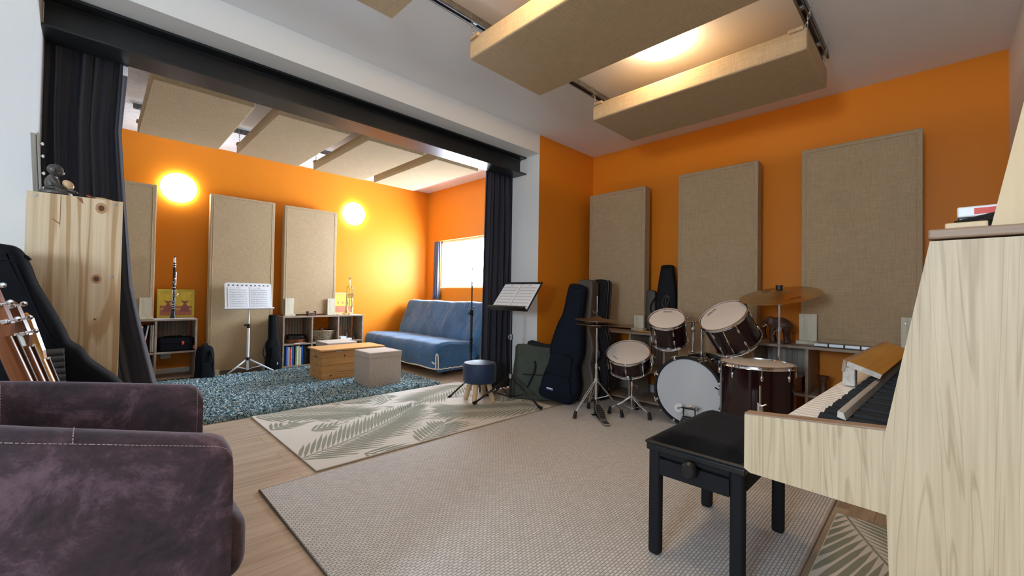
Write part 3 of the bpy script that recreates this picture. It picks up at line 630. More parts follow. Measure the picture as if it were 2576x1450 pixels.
# ================================================================ SHELVES
def shelf(loc, rotz, cells, cw, label, slats, depth=0.33, h=0.675, rows=2, mid=0.325, group='grey oak cube shelves along the walls'):
    """local x along the front, y into the wall, z up; front at y=0"""
    t = thing('cube_shelf', label, 'shelf', loc, RZ(rotz), group); th = 0.018; Wd = cells*cw+th
    def part(nm, lo, hi): p = MB(); p.b2(lo, hi, 0.0015); return p.link(nm, 'shelf', t)
    part('top_board', (0, 0, h-th), (Wd, depth, h)); part('bottom_board', (th, 0.002, 0.03), (Wd-th, depth, 0.03+th))
    part('side_panel', (0, 0.001, 0), (th, depth, h-th)); part('side_panel', (Wd-th, 0.001, 0), (Wd, depth, h-th))
    for i in range(1, cells): part('divider', (i*cw, 0.001, 0.048), (i*cw+th, depth, h-th))
    for i in range(cells): part('shelf_board', (i*cw+th, 0.003, mid-th), ((i+1)*cw, depth, mid))
    for (c, r) in slats:
        z0, z1 = (mid, h-th) if r else (0.048, mid-th); s_ = MB(); n = 9; a = c*cw+th+0.004; wd = (cw-th-0.008)/n
        for k in range(n): s_.b2((a+k*wd+0.004, depth-0.016, z0+0.001), (a+(k+1)*wd-0.004, depth-0.002, z1-0.001), 0.001)
        s_.b2((a, depth-0.004, z0+0.001), (a+n*wd, depth-0.001, z1-0.001)); s_.link('slat_back', 'slat', t)
    return t
shelf((-0.245, 5.74, 0), 0, 3, 0.342, 'alcove cube shelf left of the tall panel, holding records and a black bag', [(2, 1), (1, 0)])
shelf((1.660, 5.725, 0), 0, 3, 0.342, 'alcove cube shelf under the trumpet, holding tambourines and a basket', [(0, 1), (2, 1)])
shelf((3.57, 2.70, 0), -pi/2, 3, 0.336, 'cube shelf behind the guitar cases and snare drum', [(2, 1), (1, 0)], depth=0.365, h=0.663)
shelf((3.57, 0.985, 0), -pi/2, 3, 0.342, 'cube shelf under the carved elephant beyond the piano keyboard', [(0, 1), (2, 0)], depth=0.36, h=0.663)

def support(x, y, z, face, label, h=0.225, w=0.10, group='pale wooden blocks holding the panels upright'):
    """upright board with a foot board; face = direction the front looks"""
    t = thing('panel_support', label, 'block', (x, y, z), RZ(0 if face == 'y' else -pi/2), group)
    u = MB(); u.b2((-w/2, -0.012, 0.024), (w/2, 0.012, h), 0.002); up = u.link('upright', 'paleblock', t)
    f = MB(); f.b2((-w/2-0.012, -0.05, 0), (w/2+0.012, 0.0265, 0.024), 0.002); f.link('foot', 'paleblock', t)
    s_ = MB(); s_.tube([(w*0.2-w/2, -0.0125, h-0.04), (w*0.2-w/2, -0.0145, h-0.04)], 0.004, 10); s_.link('screw', 'steel', up)
    return t
support(0.368, 5.872, 0.676, 'y', 'pale wooden block beside the yellow framed picture')
support(1.770, 5.872, 0.676, 'y', 'pale wooden block left of the little wooden music box')
support(2.300, 5.872, 0.676, 'y', 'pale wooden block just left of the trumpet', w=0.095)
support(3.800, 2.045, 0.664, 'x', 'pale wooden block behind the snare drum on the shelf', h=0.15)
support(3.790, 0.665, 0.664, 'x', 'pale wooden block right of the carved elephant', h=0.225, w=0.11)
support(3.790, 0.10, 0.664, 'x', 'pale wooden block almost hidden by the upright piano', h=0.225, w=0.11)
for x, lb in ((0.985, 'pale wooden foot block under the left corner of the tall alcove panel'), (1.53, 'pale wooden foot block under the right corner of the tall alcove panel')):
    f = MB((x, 5.9, 0)); f.b2((x-0.05, 5.83, 0.0), (x+0.045, 6.04, 0.045), 0.003); f.b2((x-0.05, 5.83, 0.045), (x+0.045, 5.855, 0.07), 0.003)
    f.link('foot_block', 'paleblock', label=lb, cat='block', group='foot blocks under the tall panels')
for y, lb in ((1.10, 'pale wooden foot block under the tall panel by the floor tom'), (1.60, 'pale wooden foot block under the tall panel by the bass drum')):
    f = MB((3.88, y, 0)); f.b2((3.80, y-0.04, 0), (3.99, y+0.04, 0.045), 0.003)
    f.link('foot_block', 'paleblock', label=lb, cat='block', group='foot blocks under the tall panels')

# ================================================================ SHELF CONTENTS, ALCOVE
def picture(x0, x1, z0, z1, y, fr, label, design, lean=0.02):
    t = thing('framed_picture', label, 'picture', ((x0+x1)/2, y, z0))
    w, h = (x1-x0)/2, z1-z0; fw = 0.024; A = RX(-0.06)
    f = MB(); f.M = A
    for lo, hi in (((-w, 0, 0), (w, 0.016, fw)), ((-w, 0, h-fw), (w, 0.016, h)), ((-w, 0, fw), (-w+fw, 0.016, h-fw)), ((w-fw, 0, fw), (w, 0.016, h-fw))): f.b2(lo, hi, 0.003)
    f.link('frame', fr, t)
    p = MB(); p.M = A; p.b2((-w+fw, 0.007, fw), (w-fw, 0.010, h-fw)); iw, ih = w-fw, h-2*fw
    def q(x, z): return (x*iw, fw+z*ih)
    def shape(pts, mi, y_=0.0066):
        p.mi = mi; p.add([(q(a, c)[0], y_, q(a, c)[1]) for a, c in pts], [list(range(len(pts)))], smooth=False)
    design(shape); p.link('painting', ['paintY', 'paintR', 'paintP', 'paper'], t)
    return t
def design1(sh):     # plain banded landscape with two soft mounds
    sh([(-1, 0), (1, 0), (1, 0.40), (-1, 0.42)], 1, 0.0066)
    sh([(-1, 0.30), (1, 0.28), (1, 0.24), (-1, 0.26)], 0, 0.0064)
    for cx in (-0.5, 0.55): sh([(cx-0.36, 0.16), (cx+0.36, 0.15), (cx+0.22, 0.36), (cx+0.08, 0.50), (cx+0.30, 0.62), (cx+0.02, 0.60), (cx-0.26, 0.64), (cx-0.06, 0.50), (cx-0.2, 0.36)], 2, 0.0062)
def design2(sh):
    sh([(-1, 0), (1, 0), (1, 0.36), (-1, 0.36)], 1, 0.0066)
    for cx in (-0.6, -0.05, 0.5): sh([(cx-0.2, 0.62), (cx, 0.58), (cx+0.2, 0.64), (cx+0.02, 0.54), (cx+0.14, 0.42), (cx, 0.5), (cx-0.16, 0.42), (cx-0.03, 0.54)], 2, 0.0062)
picture(0.470, 0.800, 0.677, 0.995, 5.985, 'yellowframe', 'yellow framed painting standing behind the clarinet', design1)
picture(2.385, 2.672, 0.677, 0.985, 5.985, 'goldframe', 'gold framed painting standing behind the trumpet', design2)

# clarinet standing on its bell
t = thing('clarinet', 'black clarinet standing upright on its bell on the left alcove shelf', 'clarinet', (0.592, 5.80, 0.678))
c = MB(); c.lathe([(0, 0), (0.030, 0.0), (0.031, 0.004), (0.024, 0.03), (0.0165, 0.065), (0.0135, 0.10), (0.0150, 0.104), (0.0150, 0.112), (0.0132, 0.116), (0.0132, 0.33), (0.0148, 0.334), (0.0148, 0.345), (0.0128, 0.35), (0.0125, 0.52), (0.0145, 0.525), (0.0150, 0.56), (0.0128, 0.59), (0.0125, 0.598), (0, 0.598)], 20); c.link('body', 'black', t)
c = MB(); c.lathe([(0.0125, 0.592), (0.0115, 0.60), (0.0108, 0.64), (0.005, 0.672), (0, 0.672)], 16); c.link('mouthpiece', 'black', t)
c = MB(); c.lathe([(0.0138, 0.606), (0.0138, 0.628), (0.0128, 0.632), (0.0118, 0.66)], 16); c.lathe([(0.0145, 0.000), (0.0315, 0.001), (0.032, 0.005)], 20)
for z in (0.108, 0.338, 0.562, 0.586): c.lathe([(0.0135, z-.004), (0.0156, z-.003), (0.0156, z+.003), (0.0135, z+.004)], 18)
c.link('ring', 'silver', t)
c = MB(); random.seed(2)
c.tube([(0.016, -0.004, 0.15), (0.0165, -0.006, 0.32)], 0.0016, 6); c.tube([(0.016, 0.0, 0.36), (0.017, -0.003, 0.50)], 0.0016, 6); c.tube([(-0.010, -0.013, 0.2), (-0.010, -0.013, 0.31)], 0.0014, 6)
for z in (0.13, 0.155, 0.19, 0.215, 0.245, 0.275, 0.30, 0.37, 0.395, 0.43, 0.465, 0.50):
    a = random.choice((-0.4, 0.0, 0.4, 0.9)); c.cyl((0.013*sin(a), -0.013*cos(a), z), (0.0175*sin(a), -0.0175*cos(a), z), 0.0062, seg=10); c.tube([(0.0165*sin(a), -0.0165*cos(a), z), (0.018, -0.002, z+0.008)], 0.0012, 5)
c.tube([(0.012, -0.012, 0.30), (0.030, -0.012, 0.285), (0.034, -0.012, 0.26)], 0.002, 6); c.tube([(0.012, -0.012, 0.26), (0.028, -0.014, 0.245), (0.030, -0.012, 0.225)], 0.002, 6); c.link('keywork', 'silver', t)
pp = MB((0.61, 5.83, 0.6755)); pp.box((0.61, 5.835, 0.6765), (0.36, 0.17, 0.0016), rot=RZ(0.04)); pp.link('paper_sheet', 'paper', label='white paper sheet under the clarinet bell on the left shelf', cat='paper')
pp = MB((2.53, 5.83, 0.6755)); pp.box((2.54, 5.835, 0.6765), (0.27, 0.18, 0.0016), rot=RZ(-0.05)); pp.link('paper_sheet', 'paper', label='white paper sheet under the trumpet bell', cat='paper')

# trumpet standing on its bell
t = thing('trumpet', 'brass trumpet standing upright on its bell on the alcove shelf', 'trumpet', (2.490, 5.80, 0.679), RZ(-0.35))
c = MB(); c.lathe([(0.0600, 0.0), (0.0610, 0.002), (0.052, 0.010), (0.036, 0.030), (0.023, 0.065), (0.0155, 0.12), (0.0105, 0.20), (0.0075, 0.30), (0.0060, 0.36)], 32)
c.lathe([(0.0600, 0.0), (0.058, 0.002), (0.050, 0.011), (0.034, 0.031), (0.021, 0.066), (0.0135, 0.12)], 32); c.link('bell', 'brass', t)
c = MB(); arc = [(0.036-0.036*cos(a), 0, 0.36+0.040*sin(a)) for a in [pi*k/12 for k in range(13)]]
c.tube([(0, 0, 0.36)]+arc+[(0.072, 0, 0.36), (0.072, 0, 0.30)], 0.0062, 12)
c.tube([(0.034, -0.016, 0.455), (0.034, -0.016, 0.20), (0.034, -0.016, 0.12)]+[(0.034+0.019*(1-cos(a)), -0.016, 0.12-0.022*sin(a)) for a in [pi*k/8 for k in range(1, 9)]]+[(0.072, -0.016, 0.12), (0.072, 0, 0.25)], 0.0062, 12)
c.tube([(0.03, 0.012, 0.24), (-0.022, 0.012, 0.245)], 0.004, 8); c.link('tubing', 'brass', t)
for k in range(3):
    z = 0.245+0.025*k; v = MB(); v.cyl((0.016, 0, z), (0.086, 0, z), 0.0115, seg=16); v.link('valve', 'brass', t)
    v = MB(); v.cyl((0.086, 0, z), (0.098, 0, z), 0.0035, seg=8); v.cyl((0.098, 0, z), (0.101, 0, z), 0.0075, seg=12); v.cyl((-0.002, 0, z), (0.016, 0, z), 0.008, seg=12); v.link('valve_button', 'silver', t)
c = MB(); c.M = T(0.034, -0.016, 0.44); c.lathe([(0, 0), (0.0075, 0.0), (0.0055, 0.015), (0.0045, 0.05), (0.0075, 0.064), (0.0125, 0.074), (0.0135, 0.082), (0.0100, 0.086), (0.006, 0.076)], 20); c.link('mouthpiece', 'silver', t)
c = MB()
for z in (0.16, 0.33): c.tube([(0.005, 0, z), (0.034, -0.016, z)], 0.003, 6)
c.tube([(0.055, 0, 0.31)]+[(0.055+0.016*sin(a), 0.0, 0.335-0.022*cos(a)) for a in [2*pi*k/10 for k in range(1, 10)]], 0.0022, 6); c.link('brace', 'brass', t)

# music box on the shelf
t = thing('music_box', 'tiny wooden crank music box lying on the shelf top', 'music box', (2.02, 5.80, 0.676), RZ(0.1))
c = MB(); c.b2((-0.045, -0.025, 0), (0.045, 0.025, 0.035), 0.003); c.link('box', 'brownwood', t)
c = MB(); c.b2((-0.055, -0.03, 0), (-0.045, 0.03, 0.058), 0.004); c.b2((0.045, -0.03, 0), (0.055, 0.03, 0.058), 0.004); c.link('cheek', 'brownwood', t)
c = MB(); c.tube([(0.01, -0.025, 0.03), (0.01, -0.045, 0.03), (0.03, -0.045, 0.045)], 0.003, 6); c.link('crank', 'steel', t)

# records / scores leaning in the left shelf
rec = [('white', 'paper'), ('blue', 'bluetag'), ('pale grey', 'slat'), ('white', 'paper'), ('cream', 'cream'), ('dark red', 'winered'), ('dark blue', 'navy'), ('white', 'paper'), ('grey', 'white_wood'), ('cream', 'cream')]
for i, (cn, mt) in enumerate(rec):
    a = 0.38-0.034*i if i < 8 else 0.0
    x = 0.172+0.0245*i if i < 8 else (0.4085 if i == 8 else 0.4235); th = 0.012
    k = MB((x, 5.80, 0.326)); k.M = T(x, 5.90, 0.328) @ RY(a); hh = 0.285 if i != 5 else 0.27
    k.b2((0, -0.13, 0.002+sin(a)*th), (th, 0.13, hh), 0.001)
    k.link('score_album', mt, label=('%s album spine leaning on the left alcove shelf, %s' % (cn, ['farthest left', 'second from left', 'third from left', 'fourth from left', 'fifth from left', 'middle of the row', 'right of the dark red one', 'third from the divider', 'second from the divider', 'touching the divider'][i])), cat='album', group='albums leaning in the left alcove shelf')

def soft_box(name, label, cat, c, d, mt, bev=0.03, extras=None, rot=None):
    t = thing(name, label, cat, (c[0], c[1], c[2]), rot)
    k = MB(); k.b2((-d[0]/2, -d[1]/2, 0), (d[0]/2, d[1]/2, d[2]), bev, 4); k.s = [True]*len(k.s); k.link('bag_body', mt, t)
    if extras: extras(t, d)
    return t
def ex1(t, d):
    k = MB(); k.tube([(-d[0]/2+0.02, -d[1]/2-0.002, d[2]*0.62), (d[0]/2-0.01, -d[1]/2-0.002, d[2]*0.66)], 0.003, 6); k.link('zip', 'matblack', t)
    for x, z in ((0.045, 0.6), (0.145, 0.25)):
        k = MB(); k.box((x, -d[1]/2-0.006, d[2]*z), (0.012, 0.008, 0.04), 0.003); k.box((x+0.01, -d[1]/2-0.007, d[2]*z+0.004), (0.008, 0.006, 0.03), 0.003); k.link('zip_pull', 'red', t, label='coral red zip pull')
    k = MB(); k.tube([(-0.12, -0.02, d[2]), (-0.10, -0.02, d[2]+0.012), (0.04, -0.02, d[2]+0.012), (0.06, -0.02, d[2])], 0.006, 8); k.link('handle', 'matblack', t)
soft_box('instrument_bag', 'black soft instrument bag with red zip pulls in the left shelf', 'bag', (0.628, 5.87, 0.326), (0.30, 0.22, 0.145), 'nylon', 0.022, ex1)
def backpack(loc, rz, label, mt='nylon', sc=1.0):
    t = thing('backpack', label, 'backpack', loc, RZ(rz))
    k = MB(); P = smooth_poly([(-0.075, 0.01), (0.075, 0.01), (0.08, 0.15), (0.075, 0.30), (0.045, 0.375), (-0.045, 0.375), (-0.075, 0.30), (-0.08, 0.15)], 5); k.pillow([(x*sc, z*sc) for x, z in P], 0.13*sc, 0.035); k.link('bag_body', mt, t)
    k = MB(); P = smooth_poly([(-0.055, 0.03), (0.055, 0.03), (0.058, 0.12), (0.05, 0.19), (-0.05, 0.19), (-0.058, 0.12)], 4); k.M = T(0, -0.075*sc, 0); k.pillow([(x*sc, z*sc) for x, z in P], 0.03*sc, 0.012); k.link('front_pocket', mt, t)
    k = MB(); k.tube([(-0.025, 0.0, 0.37*sc), (-0.02, 0, 0.40*sc), (0.02, 0, 0.40*sc), (0.025, 0, 0.37*sc)], 0.007, 8); k.link('handle', 'matblack', t)
    k = MB(); k.tube([(0.03, -0.07*sc, 0.33*sc), (0.055, -0.09*sc, 0.2*sc), (0.05, -0.08*sc, 0.05*sc)], 0.008, 8); k.link('strap', 'matblack', t)
    return t
backpack((0.862, 5.66, 0), 0.15, 'black backpack standing on the floor between shelf and tall panel')
backpack((0.28, 5.88, 0.05), 0.0, 'dark backpack in the lower left shelf cell by the curtain', 'navy', 0.66)
o_ = thing('wall_outlet', 'white double wall socket visible through the lower left shelf', 'socket', (0.565, 6.099, 0.255))
k = MB(); k.b2((-0.045, -0.010, -0.042), (0.045, 0, 0.042), 0.004); k.link('plate', 'plastic', o_)
k = MB()
for (x, z) in ((-0.014, -0.004), (0.014, -0.004), (0, 0.010)): k.cyl((x, -0.0125, z), (x, -0.010, z), 0.003, seg=8)
k.link('socket_hole', 'dark', o_)

# second alcove shelf: tambourines, basket, bells, books
def tambourine(z, r, label, mt, rz, tilt=0.0):
    t = thing('tambourine', label, 'tambourine', (1.862, 5.88, z), Matrix.Rotation(rz, 4, 'Z') @ Matrix.Rotation(tilt, 4, 'X'), group='tambourines stacked on the shelf')
    k = MB(); k.lathe([(r, 0), (r, 0.046), (r-0.009, 0.046), (r-0.009, 0), (r, 0)], 36); rm_ = k.link('rim', mt, t)
    for i in range(8):
        a = 2*pi*i/8+0.2; j = MB()
        for q in (-0.011, -0.003, 0.011, 0.003): j.M = T(cos(a)*(r+0.004), sin(a)*(r+0.004), 0.023+q); j.lathe([(0, 0), (0.013, 0), (0.016, 0.002), (0.0, 0.002)], 12)
        j.link('jingle', 'brass', rm_)
tambourine(0.327, 0.128, 'lower tambourine with a red-brown rim, under the black one', 'mahog', 0.3); tambourine(0.376, 0.118, 'upper tambourine with a black rim, stacked on the brown one', 'black', 0.9, 0.04)
t = thing('wicker_basket', 'wicker basket full of small percussion on the middle shelf', 'basket', (2.215, 5.88, 0.327))
k = MB(); R_ = lambda z: 0.100+z*0.28
for i in range(11):
    z = 0.006+i*0.0118; N_ = 48; k.tube([((R_(z)*1.12)*cos(2*pi*j/N_)*1.08+0.002*sin(j*pi+i*pi), (R_(z))*0.92*sin(2*pi*j/N_), z+0.003*sin(j*pi/2+i*pi)) for j in range(N_)], 0.0062, 6, closed=True)
k.tube([(0.165*cos(2*pi*j/36), 0.128*sin(2*pi*j/36), 0.138) for j in range(36)], 0.009, 8, closed=True); k.link('woven_wall', 'wicker', t)
k = MB(); k.b2((-0.10, -0.085, 0), (0.10, 0.085, 0.008), 0.003); k.link('base', 'wicker', t)
random.seed(4)
for i, (x, y, z, r, mt, nm, lb) in enumerate(((-0.04, -0.02, 0.150, 0.035, 'brownwood', 'maraca', 'dark round shaker on top of the wicker basket'), (0.03, 0.01, 0.142, 0.030, 'mahog', 'egg_shaker', 'brown egg shaker lying in the wicker basket'), (-0.01, -0.05, 0.132, 0.020, 'red', 'egg_shaker', 'small red egg shaker in the wicker basket'), (0.075, 0.02, 0.135, 0.024, 'matblack', 'castanet', 'black castanet in the wicker basket'))):
    k = MB((2.215+x, 5.88+y, 0.327+z)); k.ell((2.215+x, 5.88+y, 0.327+z), (r, r*0.85, r*0.9)); 
    if nm == 'maraca': k.tube([(2.215+x, 5.88+y, 0.327+z), (2.215+x+0.10, 5.88+y, 0.327+z+0.028)], 0.006, 8)
    k.link(nm, mt, label=lb, cat='percussion')
k = MB((2.215, 5.88, 0.33)); k.ell((2.215, 5.88, 0.395), (0.10, 0.085, 0.058)); k.link('cloth_bundle', 'brownwood', label='brown cloth bundle filling the wicker basket', cat='cloth')
for (x, z, r, hh, mt, lb) in ((2.515, 0.352, 0.032, 0.165, 'brownwood', 'brown handbell with tall loop handle on a white box'), (2.628, 0.326, 0.028, 0.125, 'pewter', 'small grey handbell at the right end of the shelf'), (2.575, 0.326, 0.018, 0.19, 'mahog', 'dark red wooden shaker between two handbells'), (2.435, 0.380, 0.012, 0.13, 'mahog', 'reddish wooden stick leaning in the right shelf cell')):
    t = thing('handbell' if r > 0.02 else 'wooden_shaker', lb, 'bell' if r > 0.02 else 'percussion', (x, 5.86, z))
    if r > 0.02:
        k = MB(); k.lathe([(0, 0), (r, 0), (r*0.96, hh*0.12), (r*0.55, hh*0.42), (r*0.2, hh*0.5), (0, hh*0.52)], 24); k.link('bell_body', mt, t)
        k = MB(); k.tube([(0.012*sin(a), 0, hh*0.72-0.24*hh*cos(a)) for a in [2*pi*j/12 for j in range(12)]], 0.003, 6, closed=True); k.link('handle', mt, t)
    else:
        k = MB(); k.lathe([(0, 0), (r, 0.004), (r*0.7, hh*0.3), (r*1.1, hh*0.55), (r*0.6, hh*0.7), (r*0.9, hh*0.9), (0, hh)], 14); k.link('body', mt, t)
for (x0, x1, z1, lb) in ((2.402, 2.480, 0.378, 'taller white cardboard box at the left of the right shelf cell'), (2.482, 2.560, 0.350, 'low white cardboard box under the brown handbell')):
    k = MB(((x0+x1)/2, 5.80, 0.326)); k.b2((x0, 5.76, 0.3265), (x1, 5.90, z1), 0.002); k.link('cardboard_box', 'plastic', label=lb, cat='box')
random.seed(11)
bk = [('navy', 'navy', .018, .245), ('dark blue', 'bluetag', .014, .25), ('light blue', 'plastic', .010, .24), ('white', 'paper', .012, .235), ('crimson', 'winered', .010, .22), ('pale grey', 'white_wood', .012, .24), ('royal blue', 'bluetag', .018, .25), ('navy', 'navy', .012, .25), ('lime green', 'green', .014, .245), ('spiral-bound white', 'paper', .020, .24), ('yellow', 'yellowframe', .012, .255), ('cream', 'cream', .012, .225), ('dark blue', 'bluetag', .016, .245), ('black', 'matblack', .020, .25), ('black', 'matblack', .018, .24), ('charcoal', 'nylon', .018, .235)]
M['lime'] = mat('lime_cover', (0.25, 0.42, 0.12), 0.5); M['skyb'] = mat('sky_blue_cover', (0.30, 0.45, 0.62), 0.5)
x = 1.685; pos = ['first from the left', 'second from the left', 'third from the left', 'left of the crimson one', 'thin, among pale ones', 'just right of the crimson one', 'thick, left of the middle', 'beside the thick royal blue one', 'only green one', 'right of the green one', 'only yellow one', 'right of the yellow one', 'before the black ones', 'first black one', 'second black one', 'last, touching the divider']
for i, (cn, mt, w_, h_) in enumerate(bk):
    mt = {'lime green': 'lime', 'light blue': 'skyb', 'crimson': 'red'}.get(cn, mt)
    t = thing('song_book', '%s book in the lower shelf row, %s' % (cn, pos[i]), 'book', (x+w_/2, 5.745, 0.0485), group='books in the lower shelf cell')
    k = MB(); k.b2((-w_/2+0.0006, 0, 0), (w_/2-0.0006, 0.18, h_), 0.001); k.link('cover', mt, t)
    if 'spiral' in cn or i in (3, 8):
        k = MB()
        for j in range(14): k.tube([(0.004*cos(a), -0.002+0.004*sin(a), 0.015+j*h_/15) for a in [2*pi*q/8 for q in range(8)]], 0.0008, 4, closed=True)
        k.link('spiral', 'matblack', t)
    x += w_+0.0035
for i, (cn, mt) in enumerate((('dark purple', 'navy'), ('black', 'matblack'), ('navy', 'bluetag'))):
    k = MB((2.06+i*0.03, 5.75, 0.0485)); k.b2((2.035+i*0.03, 5.75, 0.0485), (2.060+i*0.03, 5.95, 0.296), 0.001); k.link('song_book', mt, label='%s book just inside the middle lower cell, mostly behind the chest' % cn, cat='book', group='books in the middle lower shelf cell')
k = MB((1.86, 5.73, 0.326)); k.b2((1.80, 5.722, 0.3255), (1.93, 5.80, 0.3285)); k.link('paper_sheet', 'paper', label='white paper slip on the shelf board before the tambourines', cat='paper')

# ================================================================ ALCOVE FURNITURE
def gig_outline(L_, wb, ww, wu, wn, wt, zb, zw, zu, zn):   # half widths and heights -> closed outline
    half = [(0, 0), (wb*0.62, 0.005), (wb*0.93, zb*0.35), (wb, zb), (ww*1.03, zw*0.93), (ww, zw), (wu, zu), (wu*0.8, zn-0.35*(zn-zu)), (wn, zn), (wt*0.98, L_*0.90), (wt*0.85, L_*0.985), (wt*0.35, L_)]
    return smooth_poly(half+[(-x, z) for x, z in reversed(half[1:])], 4)
def ukulele_bag(loc, rot, label, H=0.68, mt='nylon', w=0.105, nk=0.47, zn=0.60):
    t = thing('instrument_gig_bag', label, 'gig bag', loc, rot)
    k = MB(); k.M = T(0, 0, 0.0); k.pillow(gig_outline(H, w, w*0.80, w*0.88, w*nk, w*(nk-0.03), H*0.16, H*0.33, H*0.42, H*zn), 0.085, 0.03); k.link('bag_body', mt, t)
    k = MB(); k.M = T(0, -0.053, 0.015); k.pillow([(x*0.62, z*0.42) for x, z in gig_outline(H, w, w*0.86, w*0.9, w*0.7, w*0.6, H*0.16, H*0.33, H*0.42, H*0.56)], 0.022, 0.008); k.link('front_pocket', mt, t)
    k = MB(); k.tube(spline([(-w*0.8, -0.02, H*0.18), (-w*1.25, -0.03, H*0.34), (-w*0.9, -0.02, H*0.5), (-w*0.45, 0, H*0.58)], 5), 0.007, 8); k.link('strap', 'matblack', t)
    k = MB(); k.box((0.03, -0.066, 0.10), (0.012, 0.002, 0.028), 0.0008); k.link('brand_tag', 'plastic', t)
    return t
ukulele_bag((1.555, 5.70, 0.004), Matrix.Rotation(-0.10, 4, 'X'), 'small black gig bag leaning on the shelf end behind the white stand', 0.70, w=0.092, nk=0.56)

# pine chest
t = thing('storage_chest', 'pine plank chest with hinged lid on the blue shag rug', 'chest', (2.083, 4.82, 0.030))
for i in range(4):
    k = MB(); z0, z1 = i*0.080, i*0.080+0.078
    k.b2((-0.345, -0.18, z0), (0.345, -0.162, z1), 0.003); k.b2((-0.345, 0.162, z0), (0.345, 0.18, z1), 0.003); k.b2((-0.345, -0.162, z0), (-0.327, 0.162, z1), 0.003); k.b2((0.327, -0.162, z0), (0.345, 0.162, z1), 0.003)
    k.link('plank_course', 'chest', t)
k = MB(); k.b2((-0.33, -0.165, 0.0), (0.33, 0.165, 0.012)); k.link('bottom', 'chest', t)
k = MB(); k.b2((-0.372, -0.205, 0.319), (0.372, 0.195, 0.337), 0.004, 3); k.link('lid', 'chestlid', t)
k = MB(); k.box((-0.16, -0.1815, 0.305), (0.07, 0.003, 0.014), 0.001); k.link('latch', 'steel', t)
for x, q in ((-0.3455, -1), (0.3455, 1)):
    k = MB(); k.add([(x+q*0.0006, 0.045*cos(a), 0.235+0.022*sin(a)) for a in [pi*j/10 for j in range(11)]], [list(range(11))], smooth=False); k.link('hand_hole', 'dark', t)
for (x, z) in ((-0.10, 0.255), (0.18, 0.20), (0.30, 0.11), (-0.25, 0.05), (0.05, 0.03)):
    k = MB(); k.add([(x+0.009*cos(a), -0.1806, z+0.014*sin(a)) for a in [2*pi*j/10 for j in range(10)]], [list(range(10))], smooth=False); k.link('wood_knot', 'knot', t)

def storage_cube(loc, rz, label, h=0.352, w=0.355):
    t = thing('storage_cube', label, 'stool', loc, RZ(rz), 'beige linen storage cubes around the chest')
    k = MB(); k.b2((-w/2, -w/2, 0), (w/2, w/2, h-0.055), 0.004); k.link('box', 'linen', t)
    k = MB(); e = 0.006; k.b2((-w/2-e, -w/2-e, h-0.062), (w/2+e, w/2+e, h), 0.010, 3); k.link('lid', 'linen', t)
    return t
storage_cube((2.150, 4.19, 0.030), 0.0, 'nearest beige linen storage cube, in front of the pine chest'); storage_cube((2.135, 5.25, 0.030), 0.0, 'beige linen storage cube behind the pine chest')

# sofa bed in a blue cover
SF = (3.3, 5.0, 0)
t = thing('sofa_bed', 'blue covered sofa bed with white piping under the alcove window', 'sofa', SF)
def sofa_skin(prof, y0, y1, n, name, mt, amp, seed):
    rnd = random.Random(seed); ph = [rnd.uniform(0, 6.28) for _ in range(8)]
    P = spline([(x, 0, z) for x, z in prof], 5); m = len(P)-1; k = MB(SF)
    def fn(u, v):
        y = y0+(y1-y0)*u; p = P[min(m, int(round(v*m)))]; x, z = p.x, p.z
        ed = min(u, 1-u); rd = 0.05
        if ed*(y1-y0) < rd: f = 1-sqrt(max(0, 1-((rd-ed*(y1-y0))/rd)**2)); z -= 0.035*f; x += 0.015*f
        w_ = amp*(sin(y*9+ph[0]+z*6)+0.6*sin(y*23+ph[1]+x*9)+0.5*sin(x*17+ph[2]+y*5))
        return (x-w_*0.6, y+0.004*sin(z*20+y*8), max(0.02, z+w_*0.5))
    k.grid(fn, n, m)
    vs = [fn(0, j/m) for j in range(m+1)]; ve = [fn(1, j/m) for j in range(m+1)]
    k.add(vs, [list(range(m+1))], smooth=False); k.add(ve, [list(range(m+1))[::-1]], smooth=False)
    return k, fn, P
seatP = [(3.30, 0.11), (2.87, 0.105), (2.835, 0.12), (2.828, 0.22), (2.815, 0.31), (2.83, 0.375), (2.89, 0.412), (3.02, 0.420), (3.20, 0.405), (3.42, 0.39), (3.55, 0.37)]
k, fnS, PS = sofa_skin(seatP, 4.075, 5.93, 70, 'seat', 'sofa', 0.006, 1); k.link('seat_cover', 'sofa', t)
backP = [(3.50, 0.16), (3.40, 0.30), (3.385, 0.42), (3.43, 0.56), (3.50, 0.72), (3.555, 0.855), (3.60, 0.888), (3.68, 0.880), (3.735, 0.84), (3.76, 0.5), (3.78, 0.16)]
k, fnB, PB = sofa_skin(backP, 4.02, 5.96, 70, 'back', 'sofa', 0.007, 2); k.link('back_cover', 'sofa', t)
k = MB(SF); k.b2((2.90, 4.14, 0.075), (3.62, 5.88, 0.14), 0.004); k.link('slatted_frame', 'blondbox', t)
for (x, y) in ((3.06, 4.28), (2.98, 5.75), (3.66, 4.28), (3.66, 5.75)):
    k = MB(SF); k.box((x, y, 0.0375), (0.06, 0.06, 0.075), 0.004); k.link('foot', 'black', t)
k = MB(SF); hem = [(2.828, y, 0.108+0.004*sin(y*13)) for y in [5.93-1.85*i/40 for i in range(41)]]; hem[-1] = (2.835, 4.085, 0.115)
k.tube(hem, 0.0075, 8); k.tube([(2.835+0.0165*i, 4.070, 0.108+0.004*sin(i*1.3)) for i in range(0, 36)], 0.0075, 8)
k.tube(spline([(2.822, 4.085, 0.115), (2.812, 4.075, 0.20), (2.815, 4.078, 0.265), (2.822, 4.068, 0.29), (2.832, 4.060, 0.265), (2.838, 4.062, 0.19), (2.845, 4.066, 0.115)], 6), 0.007, 8)
